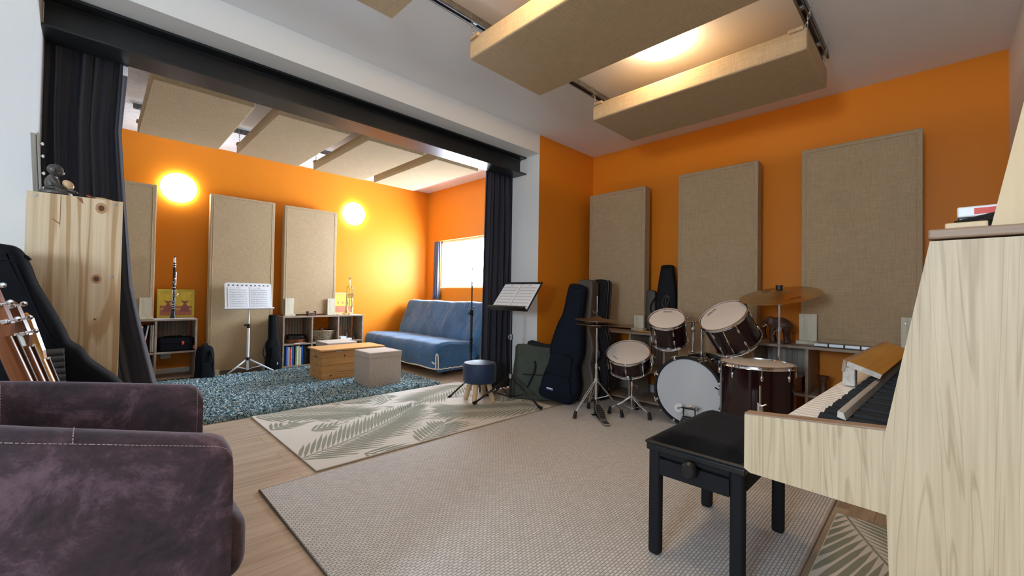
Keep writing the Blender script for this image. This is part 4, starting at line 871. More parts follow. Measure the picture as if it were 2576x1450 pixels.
k.tube(spline([(2.81, 4.10, 0.165), (2.795, 4.13, 0.195), (2.80, 4.09, 0.185), (2.815, 4.065, 0.178)], 5), 0.005, 6); k.link('piping', 'cream', t)
k = MB(SF); random.seed(21)
def on_skin(fn, u, v, du, dv):
    a = Vector(fn(u, v)); b_ = Vector(fn(min(1, u+du), min(1, v+dv))); return a, b_
for i in range(62):
    fn = fnB if i % 2 else fnS
    if fn is fnB: u, v, dv = random.uniform(0.03, 0.97), random.choice([0.28, 0.36, 0.44]), 0.06
    else: u, v, dv = random.uniform(0.03, 0.97), random.choice([0.42, 0.64, 0.72, 0.8]), 0.055
    a, b_ = on_skin(fn, u, v, 0.0, dv); c_ = (a+b_)/2
    off = Vector((-0.007, 0, 0.005)); s_ = Vector((0, 0.0016, 0)); k.add([a+off-s_, b_+off-s_, b_+off+s_, a+off+s_], [[0, 1, 2, 3]], smooth=False)
k.link('stitched_dashes', 'dash', t)['kind'] = 'stuff'

# ---------------------------------------------------------------- music stands
def sheet_pages(t, w, h, y, mt='paper', rows=8, seed=3, split=True, z0=0.03, name='sheet_page'):
    rnd = random.Random(seed)
    for sd in (-1, 1):
        p = MB(); x0, x1 = (0.002, w/2) if sd > 0 else (-w/2, -0.002)
        p.grid(lambda u, v: (x0+(x1-x0)*u, y-0.004*sin(pi*(u if sd > 0 else 1-u))*0.8, z0+(h)*v), 8, 1)
        p.mi = 1
        for r in range(rows):
            z = z0+h*(0.90-0.84*r/rows)-h*0.05
            for q in range(3):
                zz = z-q*0.0035; p.add([(x0+0.014*1, y-0.0058, zz), (x1-0.014, y-0.0058, zz), (x1-0.014, y-0.0058, zz+0.0008), (x0+0.014, y-0.0058, zz+0.0008)], [[0, 1, 2, 3]], smooth=False)
            for q in range(12):
                xx = x0+0.018+(x1-x0-0.036)*q/12+rnd.uniform(0, 0.006); zz = z-rnd.uniform(-0.003, 0.008)
                p.add([(xx, y-0.0062, zz), (xx+0.004, y-0.0062, zz), (xx+0.004, y-0.0062, zz+0.0035), (xx, y-0.0062, zz+0.0035)], [[0, 1, 2, 3]], smooth=False)
                p.add([(xx+0.003, y-0.0062, zz), (xx+0.004, y-0.0062, zz), (xx+0.004, y-0.0062, zz+0.010), (xx+0.003, y-0.0062, zz+0.010)], [[0, 1, 2, 3]], smooth=False)
        p.add([((x0+x1)/2-0.02, y-0.0058, z0+h*0.935), ((x0+x1)/2+0.02, y-0.0058, z0+h*0.935), ((x0+x1)/2+0.02, y-0.0058, z0+h*0.95), ((x0+x1)/2-0.02, y-0.0058, z0+h*0.95)], [[0, 1, 2, 3]], smooth=False)
        p.link('page', [mt, 'note'], t)
def rounded_rect(w, h, r, n=5):
    out = []
    for cx, cz, a0 in ((w/2-r, r, -pi/2), (w/2-r, h-r, 0), (-w/2+r, h-r, pi/2), (-w/2+r, r, pi)):
        for i in range(n+1): a = a0+pi/2*i/n; out.append((cx+r*cos(a), cz+r*sin(a)))
    return out
# white stand
t = thing('music_stand', 'white metal music stand with an open score in the alcove', 'music stand', (1.285, 5.72, 0))
feet = [(-0.227, -0.03), (0.276, -0.14), (0.02, 0.13)]
for fx, fy in feet:
    k = MB(); k.tube([(0, 0, 0.19), (fx*0.97, fy*0.97, 0.020)], 0.010, 8); lg = k.link('leg', 'whitemetal', t)
    k = MB(); k.tube([(fx*0.90, fy*0.90, 0.030), (fx*1.03, fy*1.03, 0.011)], 0.013, 8); k.link('rubber_foot', 'black', lg)
    k = MB(); k.tube([(fx*0.52, fy*0.52, 0.105), (0, 0, 0.065)], 0.006, 6); k.link('brace', 'whitemetal', lg)
k = MB(); k.cyl((0, 0, 0.055), (0, 0, 0.565), 0.0145); k.cyl((0, 0, 0.56), (0, 0, 0.80), 0.010); k.link('pole', 'whitemetal', t)
k = MB(); k.cyl((0, 0, 0.17), (0, 0, 0.205), 0.024); k.cyl((0, 0, 0.55), (0, 0, 0.60), 0.019); k.box((-0.03, -0.01, 0.585), (0.035, 0.014, 0.022), 0.004); k.link('clamp', 'black', t)
DK = MB(); DK.M = T(0, -0.02, 0.775) @ RX(-0.22)
w_, h_ = 0.485, 0.315; P = rounded_rect(w_, h_, 0.028)
DK.prism(P, 0, 0.003); DK.b2((-w_/2-0.012, -0.045, -0.004), (w_/2+0.012, 0.003, 0.000)); DK.b2((-w_/2-0.012, -0.045, -0.004), (w_/2+0.012, -0.042, 0.012)); dsk = DK.link('desk', 'whitemetal', t)
k = MB(); k.M = DK.M
for i in range(10): x = -0.202+0.0449*i; k.add([(x+0.0105*cos(a), -0.0006, 0.286+0.008*sin(a)) for a in [2*pi*j/12 for j in range(12)]], [list(range(12))], smooth=False)
k.link('punched_hole', 'dark', dsk)
sc = thing('sheet_music', 'open white score lying on the white music stand', 'sheet music', (1.285, 5.70, 0.775), Matrix.Rotation(-0.22, 4, 'X')); sheet_pages(sc, 0.425, 0.262, -0.004, rows=8, z0=0.006)
# black stand
t = thing('music_stand', 'black music stand with an open score beside the blue stool', 'music stand', (2.735, 2.76, 0))
for fx, fy in [(2.405-2.735, 2.884-2.76), (2.728-2.735, 2.379-2.76), (2.79-2.735, 3.05-2.76)]:
    k = MB(); k.tube([(0, 0, 0.245), (fx*0.97, fy*0.97, 0.028)], 0.0095, 8); lg = k.link('leg', 'black', t)
    k = MB(); k.tube([(fx*0.93, fy*0.93, 0.034), (fx*1.03, fy*1.03, 0.026)], 0.013, 8); k.link('rubber_foot', 'matblack', lg)
    k = MB(); k.tube([(fx*0.55, fy*0.55, 0.118), (0, 0, 0.05)], 0.006, 6); k.link('brace', 'black', lg)
k = MB(); k.cyl((0, 0, 0.04), (0, 0, 0.60), 0.012); k.cyl((0, 0, 0.59), (0, 0, 0.90), 0.008); k.link('pole', 'black', t)
k = MB(); k.cyl((0, 0, 0.225), (0, 0, 0.265), 0.020); k.cyl((0, 0, 0.58), (0, 0, 0.63), 0.016); k.box((-0.02, 0.0, 0.605), (0.03, 0.014, 0.03), 0.004); k.link('clamp', 'steel', t)
fdir = Vector((-0.143*RR[0][0]-0.16*RR[0][2], -0.143*RR[1][0]-0.16*RR[1][2], 0)).normalized()   # way the desk faces, in plan
ang = math.atan2(fdir.y, fdir.x)+pi/2
TILT = -0.70
k = MB(); k.M = T(0, 0, 0.875) @ RZ(ang) @ T(0, -0.05, -0.02) @ RX(TILT); w_, h_ = 0.465, 0.345
k.prism(rounded_rect(w_, h_, 0.015), 0, 0.004); k.b2((-w_/2, -0.048, -0.004), (w_/2, 0.004, 0.0)); k.b2((-w_/2, -0.048, -0.004), (w_/2, -0.044, 0.014)); DM = k.M; k.link('desk', 'black', t)
k = MB(); k.M = T(0, 0, 0.875) @ RZ(ang); k.tube([(0, 0, 0.0), (0, 0.02, 0.05), (0, 0.07, 0.10)], 0.012, 8); k.link('desk_bracket', 'black', t)
sc = thing('sheet_music', 'open white score lying on the black music stand', 'sheet music', (2.735, 2.76, 0)); sc.matrix_world = T(2.735, 2.76, 0) @ DM; sheet_pages(sc, 0.44, 0.305, -0.004, rows=7, z0=0.008, seed=8)
# microphone stand
t = thing('microphone_stand', 'tall black straight microphone stand before the sofa', 'microphone stand', (2.725, 3.33, 0))
for fx, fy in [(-0.325, -0.085), (-0.02, -0.29), (0.20, 0.22)]:
    k = MB(); k.tube([(0, 0, 0.15), (fx*0.96, fy*0.96, 0.018)], 0.0085, 8); lg = k.link('leg', 'black', t)
    k = MB(); k.tube([(fx*0.92, fy*0.92, 0.024), (fx*1.02, fy*1.02, 0.012)], 0.012, 8); k.link('rubber_foot', 'matblack', lg)
k = MB(); k.cyl((0, 0, 0.06), (0, 0, 0.80), 0.0125); k.cyl((0, 0, 0.78), (0, 0, 1.12), 0.0070); k.cyl((0, 0, 1.10), (0, 0, 1.27), 0.0045); k.link('pole', 'black', t)
k = MB(); k.cyl((0, 0, 0.12), (0, 0, 0.17), 0.022); k.link('tripod_hub', 'matblack', t)
k = MB(); k.cyl((0, 0, 0.775), (0, 0, 0.835), 0.018); k.box((-0.025, 0, 0.80), (0.03, 0.012, 0.012), 0.003); k.link('clutch', 'matblack', t)
k = MB(); k.cyl((0, 0, 0.40), (0, 0, 0.55), 0.0155); k.link('sleeve', 'matblack', t)
k = MB(); k.box((0.02, 0, 0.855), (0.03, 0.016, 0.014), 0.003); k.link('wing_screw', 'brass', t)

# blue velvet stool
t = thing('round_stool', 'small round stool with blue velvet seat and four wooden legs', 'stool', (2.543, 2.975, 0.010))
k = MB(); r = 0.155; k.lathe([(0, 0.175), (r-0.008, 0.175), (r, 0.19), (r, 0.33), (r-0.012, 0.352), (r*0.6, 0.362), (0, 0.365)], 40); k.link('seat', 'bluevelvet', t)
for i in range(4):
    a = radians(30+90*i); k = MB(); k.cyl((0.085*cos(a), 0.085*sin(a), 0.18), (0.135*cos(a), 0.135*sin(a), 0.0), 0.0245, 0.021); k.link('leg', 'beech', t)

# green canvas bag leaning at the column
t = thing('canvas_case', 'dark green flat canvas case leaning against the white column', 'case', (2.93, 2.66, 0.012))
Mx = T(0, 0, 0) @ RZ(radians(-59)) @ RX(-0.18)
k = MB(); k.M = Mx; k.pillow(smooth_poly([(-0.215, 0.02), (-0.05, 0.0), (0.12, 0.0), (0.19, 0.03), (0.20, 0.2), (0.225, 0.36), (0.235, 0.475), (0.05, 0.497), (-0.17, 0.515), (-0.19, 0.4), (-0.205, 0.2)], 3), 0.035, 0.012); k.link('case_body', 'green', t)
k = MB(); k.M = Mx @ T(0.035, 0.02, 0.0); k.pillow(smooth_poly([(-0.10, 0.3), (0.2, 0.3), (0.21, 0.50), (0.05, 0.53), (-0.11, 0.545)], 3), 0.012, 0.004); k.link('back_flap', 'matblack', t)
k = MB(); k.M = Mx; k.tube(spline([(0.01, -0.022, 0.36), (0.02, -0.035, 0.29), (-0.01, -0.03, 0.2), (-0.05, -0.022, 0.11)], 5), 0.009, 8); k.b2((-0.105, -0.024, 0.225), (0.09, -0.018, 0.236), 0.002); k.link('strap', 'matblack', t)

# ================================================================ DRUM KIT
def drum_marks(t, r, a, s=1.0):
    """small blurred maker's word on a drum skin"""
    k = MB(); k.M = RZ(a) @ T(0, r*0.72, 0.0016); rnd = random.Random(5)
    x = -0.026*s
    for i in range(5):
        w_ = 0.0085*s; sl = 0.003*s
        k.add([(x, -0.005*s, 0), (x+0.0028*s, -0.005*s, 0), (x+0.0028*s+sl, 0.005*s, 0), (x+sl, 0.005*s, 0)], [[0, 1, 2, 3]], smooth=False)
        if i % 2 == 0: k.add([(x, -0.005*s, 0), (x+w_*0.85, -0.005*s, 0), (x+w_*0.85, -0.0025*s, 0), (x, -0.0025*s, 0)], [[0, 1, 2, 3]], smooth=False)
        else: k.add([(x+0.001*s, 0.004*s, 0), (x+0.003*s, 0.005*s, 0), (x+w_, -0.004*s, 0), (x+w_-0.003*s, -0.005*s, 0)], [[0, 1, 2, 3]], smooth=False)
        x += 0.0105*s
    k.add([(-0.034*s, -0.0085*s, 0), (0.026*s, -0.0075*s, 0), (0.026*s, -0.0068*s, 0), (-0.034*s, -0.0075*s, 0)], [[0, 1, 2, 3]], smooth=False)
    k.link('skin_print', 'ink', t)
def drum(name, label, loc, normal, r, h, nl, mark=None, xdir=None, headm='head', shell='winered', hoop='chrome', hoopw=0.016, lug_split=True):
    t = thing(name, label, 'drum', loc, frame((0, 0, 0), normal, xdir)); sr = r-0.011
    k = MB(); k.lathe([(sr-0.008, -0.002), (sr, -0.004), (sr, -h+0.004), (sr-0.008, -h+0.002)], 56); k.link('shell', shell, t)
    k = MB(); k.lathe([(0, 0.0005), (sr-0.012, 0.0005), (sr-0.004, -0.001), (sr+0.001, -0.008)], 56); hd_ = k.link('drumhead', headm, t)
    k = MB(); k.lathe([(sr+0.001, -h+0.008), (sr-0.004, -h+0.001), (0, -h-0.0005)], 56); k.link('drumhead', headm, t)
    for z, q in ((0, 1), (-h, -1)):
        k = MB(); k.lathe([(sr+0.001, z-q*hoopw*0.9), (sr+0.007, z-q*hoopw*0.9), (sr+0.004, z-q*hoopw*0.6), (sr+0.004, z+q*0.004), (sr+0.008, z+q*0.007), (sr+0.002, z+q*0.0075), (sr+0.001, z+q*0.002), (sr+0.001, z-q*hoopw*0.9)], 56); k.link('hoop', hoop, t)
    for i in range(nl):
        a = 2*pi*(i+0.5)/nl; c, s_ = cos(a), sin(a); R = sr+0.007
        for z, q in ((0, 1), (-h, -1)):
            k = MB(); k.cyl((R*c, R*s_, z-q*0.003), (R*c, R*s_, z-q*min(0.05, h*0.38)), 0.0028, seg=8); k.cyl((R*c, R*s_, z+q*0.001), (R*c, R*s_, z-q*0.007), 0.0058, seg=8)
            zz = z-q*min(0.062, h*0.44); k.ell((sr*c+0.003*c, sr*s_+0.003*s_, zz), (0.0085, 0.0085, 0.020), 10, 8); k.link('tension_lug', 'chrome', t)
    if mark is not None: drum_marks(hd_, sr, mark[0], mark[1])
    return t
# bass drum, axis along -x towards the camera
BX, BY, BZ, BR, BH = 3.22, 1.33, 0.278, 0.268, 0.37
t = thing('bass_drum', 'big bass drum with a pale grey skin facing the camera', 'drum', (BX, BY, BZ), frame((0, 0, 0), (-1, 0, 0), (0, -1, 0)))
sr = 0.245
k = MB(); k.lathe([(sr-0.008, -0.01), (sr, -0.012), (sr, -BH+0.012), (sr-0.008, -BH+0.01)], 64); k.link('shell', 'winered', t)
k = MB(); k.lathe([(0, -0.004), (sr-0.002, -0.004), (sr+0.002, -0.014)], 64); k.link('drumhead', 'bhead', t)
k = MB(); k.lathe([(0, -BH+0.004), (sr-0.002, -BH+0.004), (sr+0.002, -BH+0.014)], 64); k.link('drumhead', 'bhead', t)
for z, q in ((0, 1), (-BH, -1)):
    k = MB(); k.lathe([(sr+0.003, z+q*0.004), (sr+0.020, z+q*0.004), (sr+0.021, z-q*0.03), (sr+0.004, z-q*0.03), (sr+0.003, z+q*0.004)], 64); k.link('hoop', 'black', t)
for i in range(8):
    a = 2*pi*(i+0.5)/8; c, s_ = cos(a), sin(a)
    for z, q in ((0, 1), (-BH, -1)):
        R = sr+0.028; k = MB(); k.cyl((R*c, R*s_, z+q*0.008), (R*c, R*s_, z-q*0.10), 0.003, seg=8)
        k.M = T(R*c, R*s_, z+q*0.004) @ RZ(a); k.b2((-0.026, -0.008, 0), (0.008, 0.008, 0.006), 0.002); k.b2((-0.004, -0.022, 0.002), (0.004, 0.022, 0.006), 0.002); k.link('claw', 'chrome', t)
        k = MB(); k.ell(((sr+0.006)*c, (sr+0.006)*s_, z-q*0.115), (0.012, 0.012, 0.026), 10, 8); k.link('tension_lug', 'chrome', t)
# spurs, mount block, posts (local: x = -world y, y = up ... derived by inverse matrix)
BMi = (T(BX, BY, BZ) @ frame((0, 0, 0), (-1, 0, 0), (0, -1, 0))).inverted()
def kb(): m = MB(); m.M = BMi.copy(); return m
for y in (-0.22, 0.22):
    k = kb(); k.tube([(3.50, BY+y*0.97, 0.20), (3.47, BY+y*1.5, 0.012)], 0.007, 8); k.box((3.50, BY+y*0.98, 0.20), (0.05, 0.03, 0.04), 0.004); k.link('spur', 'chrome', t)
k = kb(); k.box((3.39, 1.325, 0.545), (0.09, 0.115, 0.05), 0.012); k.box((3.39, 1.325, 0.522), (0.12, 0.13, 0.018), 0.004); k.link('mount_block', 'chrome', t)
k = kb(); k.cyl((3.385, 1.355, 0.55), (3.385, 1.355, 0.735), 0.0115, seg=14); k.cyl((3.385, 1.355, 0.66), (3.385, 1.355, 0.69), 0.017, seg=14); k.ell((3.385, 1.355, 0.745), (0.022, 0.022, 0.022), 16, 10); k.cyl((3.385, 1.355, 0.765), (3.385, 1.355, 0.80), 0.015, seg=12)
k.tube([(3.385, 1.355, 0.80), (3.37, 1.375, 0.802), (3.25, 1.39, 0.80)], 0.009, 10); k.box((3.275, 1.387, 0.80), (0.05, 0.03, 0.045), 0.005); k.link('tom_arm', 'chrome', t)
k = kb(); k.cyl((3.395, 1.29, 0.55), (3.395, 1.29, 0.80), 0.0115, seg=14); k.cyl((3.395, 1.29, 0.68), (3.395, 1.29, 0.71), 0.018, seg=14); k.cyl((3.395, 1.29, 0.76), (3.395, 1.29, 0.80), 0.016, seg=14); k.tube([(3.395, 1.29, 0.80), (3.38, 1.26, 0.81), (3.33, 1.17, 0.80)], 0.009, 10); k.link('tom_arm', 'chrome', t)
k = kb(); k.tube([(3.40, 1.315, 0.80), (3.365, 1.335, 0.81)], 0.006, 8); k.tube([(3.26, 1.37, 0.825), (3.27, 1.34, 0.85)], 0.005, 8); k.link('wing_nut', 'chrome', t)
n1 = camdir(-0.27, 0.86, 0.44); n2 = camdir(-0.574, 0.787, 0.25); n3 = camdir(-0.21, 0.91, 0.39); xr = camdir(1, 0, 0)
drum('tom_drum', 'smaller rack tom with white skin, mounted above the bass drum', (3.097, 1.44, 0.833), n1, 0.142, 0.20, 6, (-0.45, 1.35), xr)
drum('tom_drum', 'larger tilted rack tom with white skin, beside the ride cymbal', (3.135, 1.049, 0.875), n2, 0.171, 0.235, 6, (0.25, 1.5), xr)
drum('snare_drum', 'shallow dark red snare drum on its chrome tripod stand', (3.165, 1.802, 0.530), n3, 0.186, 0.135, 8, (1.9, 1.3), xr)
t = drum('floor_tom', 'large dark red floor tom standing on chrome legs by the piano', (2.975, 0.792, 0.589), (0, 0, 1), 0.217, 0.40, 8, None, None)
for i, a in enumerate((radians(200), radians(320), radians(80))):
    c, s_ = cos(a), sin(a); k = MB(); R = 0.222
    k.tube([(R*c, R*s_, -0.10), (R*c, R*s_, -0.40), (R*1.12*c, R*1.12*s_, -0.46), (R*1.15*c, R*1.15*s_, -0.572)], 0.0055, 8); lg = k.link('leg', 'chrome', t)
    k = MB(); k.box((R*c, R*s_, -0.23), (0.035, 0.035, 0.05), 0.010, rot=RZ(a)); k.tube([((R+0.01)*c, (R+0.01)*s_, -0.22), ((R+0.03)*c-0.03*s_, (R+0.03)*s_+0.03*c, -0.20)], 0.005, 8); k.link('leg_bracket', 'chrome', lg)
    k = MB(); k.cyl((R*1.15*c, R*1.15*s_, -0.578), (R*1.15*c, R*1.15*s_, -0.55), 0.012, 0.009, seg=12); k.link('rubber_foot', 'black', lg)
def tripod(t, z_top, z_mid, feet, zb, col='chrome', r=0.007, dbl=True):
    for fx, fy in feet:
        L_ = sqrt(fx*fx+fy*fy); px, py = -fy/L_*0.010, fx/L_*0.010; k = MB()
        for s_ in ((-1, 1) if dbl else (0,)):
            k.tube([(s_*px, s_*py, z_top), (fx*0.45+s_*px, fy*0.45+s_*py, z_top*0.62), (fx*0.93+s_*px*0.5, fy*0.93+s_*py*0.5, 0.055)], r*(0.62 if dbl else 1), 8)
        k.tube([(fx*0.5, fy*0.5, z_top*0.58), (0, 0, z_mid)], r*0.6, 6); lg = k.link('leg', col, t)
        k = MB()
        for j in range(4): k.cyl((fx*(0.95+0.012*j), fy*(0.95+0.012*j), 0.058-0.013*j), (fx*(0.955+0.012*j), fy*(0.955+0.012*j), 0.047-0.013*j), 0.0125+0.0012*j, seg=12)
        k.cyl((fx*0.94, fy*0.94, 0.062), (fx*0.99, fy*0.99, 0.006), 0.012, 0.015, seg=12); k.link('rubber_foot', 'black', lg)
k = MB(); v_ = Vector((3.165, 1.802, 0.53)); e = basis(n3, xr) @ Vector((cos(-0.35), sin(-0.35), 0)); c_ = v_+e*0.190-n3*0.06
k.M = frame(c_, n3, e); k.box((0, 0, 0), (0.022, 0.03, 0.07), 0.004); k.tube([(0.012, 0, 0.01), (0.03, 0.0, 0.02), (0.034, 0.0, 0.05)], 0.004, 8)
sn = [o for o in bpy.data.objects if o.name == 'snare_drum'][0]; bpy.context.view_layer.update(); k.v = [sn.matrix_world.inverted() @ p for p in k.v]; k.link('strainer_lever', 'chrome', sn)
# snare stand
t = thing('snare_stand', 'chrome tripod stand carrying the snare drum', 'drum stand', (3.205, 1.785, 0.011))
tripod(t, 0.155, 0.045, [(-0.135, 0.133), (-0.051, -0.19), (0.155, 0.037)], 0.03)
k = MB(); k.cyl((0, 0, 0.03), (0, 0, 0.25), 0.0095, seg=14); k.cyl((0, 0, 0.24), (0, 0, 0.365), 0.006, seg=12); k.cyl((0, 0, 0.235), (0, 0, 0.265), 0.014, seg=14); k.cyl((0, 0, 0.125), (0, 0, 0.165), 0.014, seg=14); k.link('pole', 'chrome', t)
k = MB(); k.tube([(0.01, -0.01, 0.25), (0.035, -0.025, 0.235), (0.04, -0.03, 0.215)], 0.004, 8); k.link('wing_screw', 'chrome', t)
for a in (0.3, 2.4, 4.5):
    k = MB(); e = basis(n3, xr) @ Vector((cos(a), sin(a), 0)); c0 = Vector((0, 0, 0.345)); c1 = Vector((3.165, 1.802, 0.53))-n3*0.148-Vector((3.205, 1.785, 0.011)); tip = c1+e*0.186
    k.tube([c0, c1+e*0.09-n3*0.006, tip, tip+n3*0.028], 0.0055, 8); k.link('basket_arm', 'chrome', t)
    k = MB(); k.tube([tip-n3*0.004, tip+n3*0.03], 0.010, 8); k.link('rubber_tip', 'black', t)
# hi-hat
HX, HY = 2.955, 1.972
t = thing('hi_hat', 'hi-hat with two bronze cymbals on a chrome pedal stand', 'cymbal stand', (HX, HY, 0.011))
tripod(t, 0.295, 0.135, [(-0.221, 0.053), (0.10, -0.19), (0.116, 0.154)], 0.03)
k = MB(); k.cyl((0, 0, 0.12), (0, 0, 0.30), 0.0125, seg=14); k.cyl((0, 0, 0.28), (0, 0, 0.42), 0.0115, seg=14); k.cyl((0, 0, 0.40), (0, 0, 0.73), 0.0085, seg=14); k.cyl((0, 0, 0.385), (0, 0, 0.425), 0.0155, seg=14); k.cyl((0, 0, 0.73), (0, 0, 0.985), 0.0038, seg=10); k.cyl((0, 0, 0.272), (0, 0, 0.305), 0.02, seg=14); k.link('pole', 'chrome', t)
k = MB(); k.tube([(0.008, 0, 0.405), (0.03, -0.01, 0.39), (0.032, -0.012, 0.372)], 0.005, 8); k.link('wing_screw', 'chrome', t)
k = MB(); k.cyl((0, 0, 0.72), (0, 0, 0.757), 0.021, 0.028, seg=20); k.cyl((0, 0, 0.80), (0, 0, 0.835), 0.019, seg=20); k.cyl((0, 0, 0.835), (0, 0, 0.85), 0.012, seg=16); k.link('clutch', 'black', t)
k = MB(); k.tube([(-0.008, 0, 0.842), (-0.035, 0.012, 0.85), (-0.04, 0.01, 0.862)], 0.005, 8); k.link('wing_nut', 'steel', t)
def cymbal_mb(r, bell, hgt, th=0.0016):
    k = MB(); pr = [(0.006, hgt), (bell*0.5, hgt*0.97), (bell*0.9, hgt*0.62), (bell*1.12, hgt*0.48), (r*0.55, hgt*0.28), (r*0.85, hgt*0.08), (r, 0)]
    k.lathe(pr+[(a, c-th) for a, c in reversed(pr)]+[pr[0]], 64); return k
k = cymbal_mb(0.182, 0.042, 0.034); k.M = Matrix.Identity(4); k.v = [T(0, 0, 0.786) @ RX(0.035) @ p for p in k.v]; k.link('top_cymbal', 'bronze2', t)
k = cymbal_mb(0.182, 0.042, 0.030); k.v = [T(0, 0, 0.752) @ RX(pi) @ p for p in k.v]; k.link('bottom_cymbal', 'bronze2', t)
# pedal board towards the player
hd = Vector((2.777-HX, 1.758-HY, 0)); pl_ = hd.length; pm = RZ(math.atan2(hd.y, hd.x))
k = MB(); k.M = pm; k.b2((-0.02, -0.012, 0.0), (0.012, 0.012, 0.13), 0.002); k.b2((-0.02, -0.035, 0.0), (0.02, 0.035, 0.006), 0.002); k.b2((0.0, -0.010, 0.0), (pl_*0.95, 0.010, 0.005), 0.001); k.link('pedal_frame', 'black', t)
k = MB(); k.M = pm @ T(pl_*0.78, 0, 0.018) @ RY(0.40)
P = [(-0.20, -0.020), (-0.12, -0.036), (0.0, -0.024), (0.0, 0.024), (-0.12, 0.036), (-0.20, 0.020)]
k.add([(x, y, 0.0) for x, y in P]+[(x, y, 0.006) for x, y in P], [[0, 1, 2, 3, 4, 5], [11, 10, 9, 8, 7, 6]]+[[i, (i+1) % 6, 6+(i+1) % 6, 6+i] for i in range(6)], smooth=False); k.link('footboard', 'steel', t)
k = MB(); k.M = pm @ T(pl_*0.78, 0, 0.018) @ RY(0.40)
for i in range(8): x = -0.185+0.022*i; w_ = 0.016+0.014*min(1, (i+1)/4) if i < 4 else 0.030-0.003*(i-4); k.b2((x, -w_, 0.006), (x+0.013, w_, 0.0085), 0.001)
k.link('grip_ribs', 'black', t)
k = MB(); k.M = pm @ T(pl_*0.80, 0, 0.008); k.b2((-0.015, -0.026, 0), (0.085, 0.026, 0.012), 0.006, 3); k.link('heel_plate', 'steel', t)
k = MB(); k.M = pm; k.tube([(0.0, 0, 0.27), (-0.002, 0, 0.14), (0.02, 0, 0.10)], 0.004, 6); k.link('pull_chain', 'steel', t)
# ride cymbal and stand
CX, CY = 3.305, 0.744
t = thing('cymbal_stand', 'chrome stand holding the ride cymbal behind the floor tom', 'cymbal stand', (CX, CY, 0.0))
tripod(t, 0.30, 0.12, [(0.18, -0.12), (-0.05, -0.215), (0.0, 0.22)], 0.03)
k = MB(); k.cyl((0, 0, 0.10), (0, 0, 0.55), 0.0125, seg=14); k.cyl((0, 0, 0.53), (0, 0, 0.80), 0.0095, seg=14); k.cyl((0, 0, 0.78), (0, 0, 0.965), 0.0075, seg=12); k.cyl((0, 0, 0.775), (0, 0, 0.805), 0.015, seg=14); k.cyl((0, 0, 0.955), (0, 0, 0.965), 0.018, seg=14); k.cyl((0, 0, 0.965), (0, 0, 1.0), 0.013, seg=14); k.cyl((0, 0, 1.0), (0, 0, 1.075), 0.004, seg=8); k.link('pole', 'chrome', t)
k = MB(); k.tube([(-0.012, 0.005, 0.79), (-0.035, 0.02, 0.775), (-0.035, 0.022, 0.755)], 0.0045, 8); k.link('wing_screw', 'steel', t)
k = MB(); k.tube([(-0.01, 0.01, 0.995), (-0.03, 0.025, 0.985)], 0.006, 8); k.link('wing_screw', 'black', t)
k = MB(); k.cyl((0, 0, 1.062), (0, 0, 1.085), 0.020, seg=20); k.cyl((0, 0, 1.085), (0, 0, 1.091), 0.023, seg=20); k.link('felt', 'black', t)
nC = camdir(-0.22, 0.96, 0.12)
t = thing('ride_cymbal', 'wide bronze ride cymbal tilted above the floor tom', 'cymbal', (CX, CY, 1.022), frame((0, 0, 0), nC, xr))
k = cymbal_mb(0.243, 0.062, 0.040); k.link('cymbal_disc', 'bronze', t)
k = MB(); rnd = random.Random(3)
for i in range(7):
    a = -pi/2-0.22+0.062*i; R0 = 0.165; u = Vector((cos(a), sin(a), 0)); v = Vector((-sin(a), cos(a), 0)); z = 0.0115
    k.add([u*R0+v*0.000+Vector((0, 0, z)), u*R0+v*0.006+Vector((0, 0, z)), u*(R0+0.014)+v*0.003+Vector((0, 0, z-0.0016)), u*(R0+0.014)-v*0.003+Vector((0, 0, z-0.0016))], [[0, 1, 2, 3]], smooth=False)
k.link('stamp', 'ink', t)
# bass drum pedal
t = thing('bass_pedal', 'bass drum pedal with a white round beater, half hidden by the bench', 'pedal', (3.10, 1.27, 0.011), RZ(pi+0.10))
k = MB(); k.b2((-0.04, -0.05, 0), (0.0, 0.05, 0.012), 0.003); k.b2((-0.03, -0.045, 0.0), (-0.018, -0.037, 0.17), 0.002); k.b2((-0.03, 0.037, 0.0), (-0.018, 0.045, 0.17), 0.002); k.cyl((-0.024, -0.055, 0.165), (-0.024, 0.06, 0.165), 0.007, seg=12); k.b2((0, -0.012, 0), (0.27, 0.012, 0.005), 0.001); k.link('pedal_frame', 'black', t)
k = MB(); k.cyl((-0.024, -0.05, 0.165), (-0.055, -0.085, 0.152), 0.0045, seg=8); k.tube([(-0.024, 0.05, 0.165), (-0.024, 0.058, 0.185)], 0.014, 12); k.tube([(-0.024, 0.01, 0.165), (0.0, 0.012, 0.19)], 0.010, 8); k.link('beater_cam', 'steel', t)
k = MB(); k.tube([(-0.075, -0.085, 0.150), (-0.045, -0.085, 0.150)], [0.033, 0.032], 28); bt = k.link('beater', 'plastic', t); k = MB(); k.tube([(0-0.046, -0.085, 0.150), (-0.041, -0.085, 0.150)], [0.010, 0.009], 14); k.link('bolt', 'steel', bt)
k = MB(); k.M = T(0.13, 0, 0.062) @ RY(0.42); k.b2((-0.13, -0.036, 0), (0.11, 0.036, 0.006), 0.003); k.link('footboard', 'steel', t)
k = MB(); k.M = T(0.13, 0, 0.062) @ RY(0.42)
for i in range(8): k.b2((-0.12+0.026*i, -0.030, 0.006), (-0.106+0.026*i, 0.030, 0.009), 0.001)
k.link('grip_ribs', 'black', t)
k = MB(); k.b2((0.235, -0.03, 0.0), (0.31, 0.03, 0.012), 0.005); k.link('heel_plate', 'steel', t)
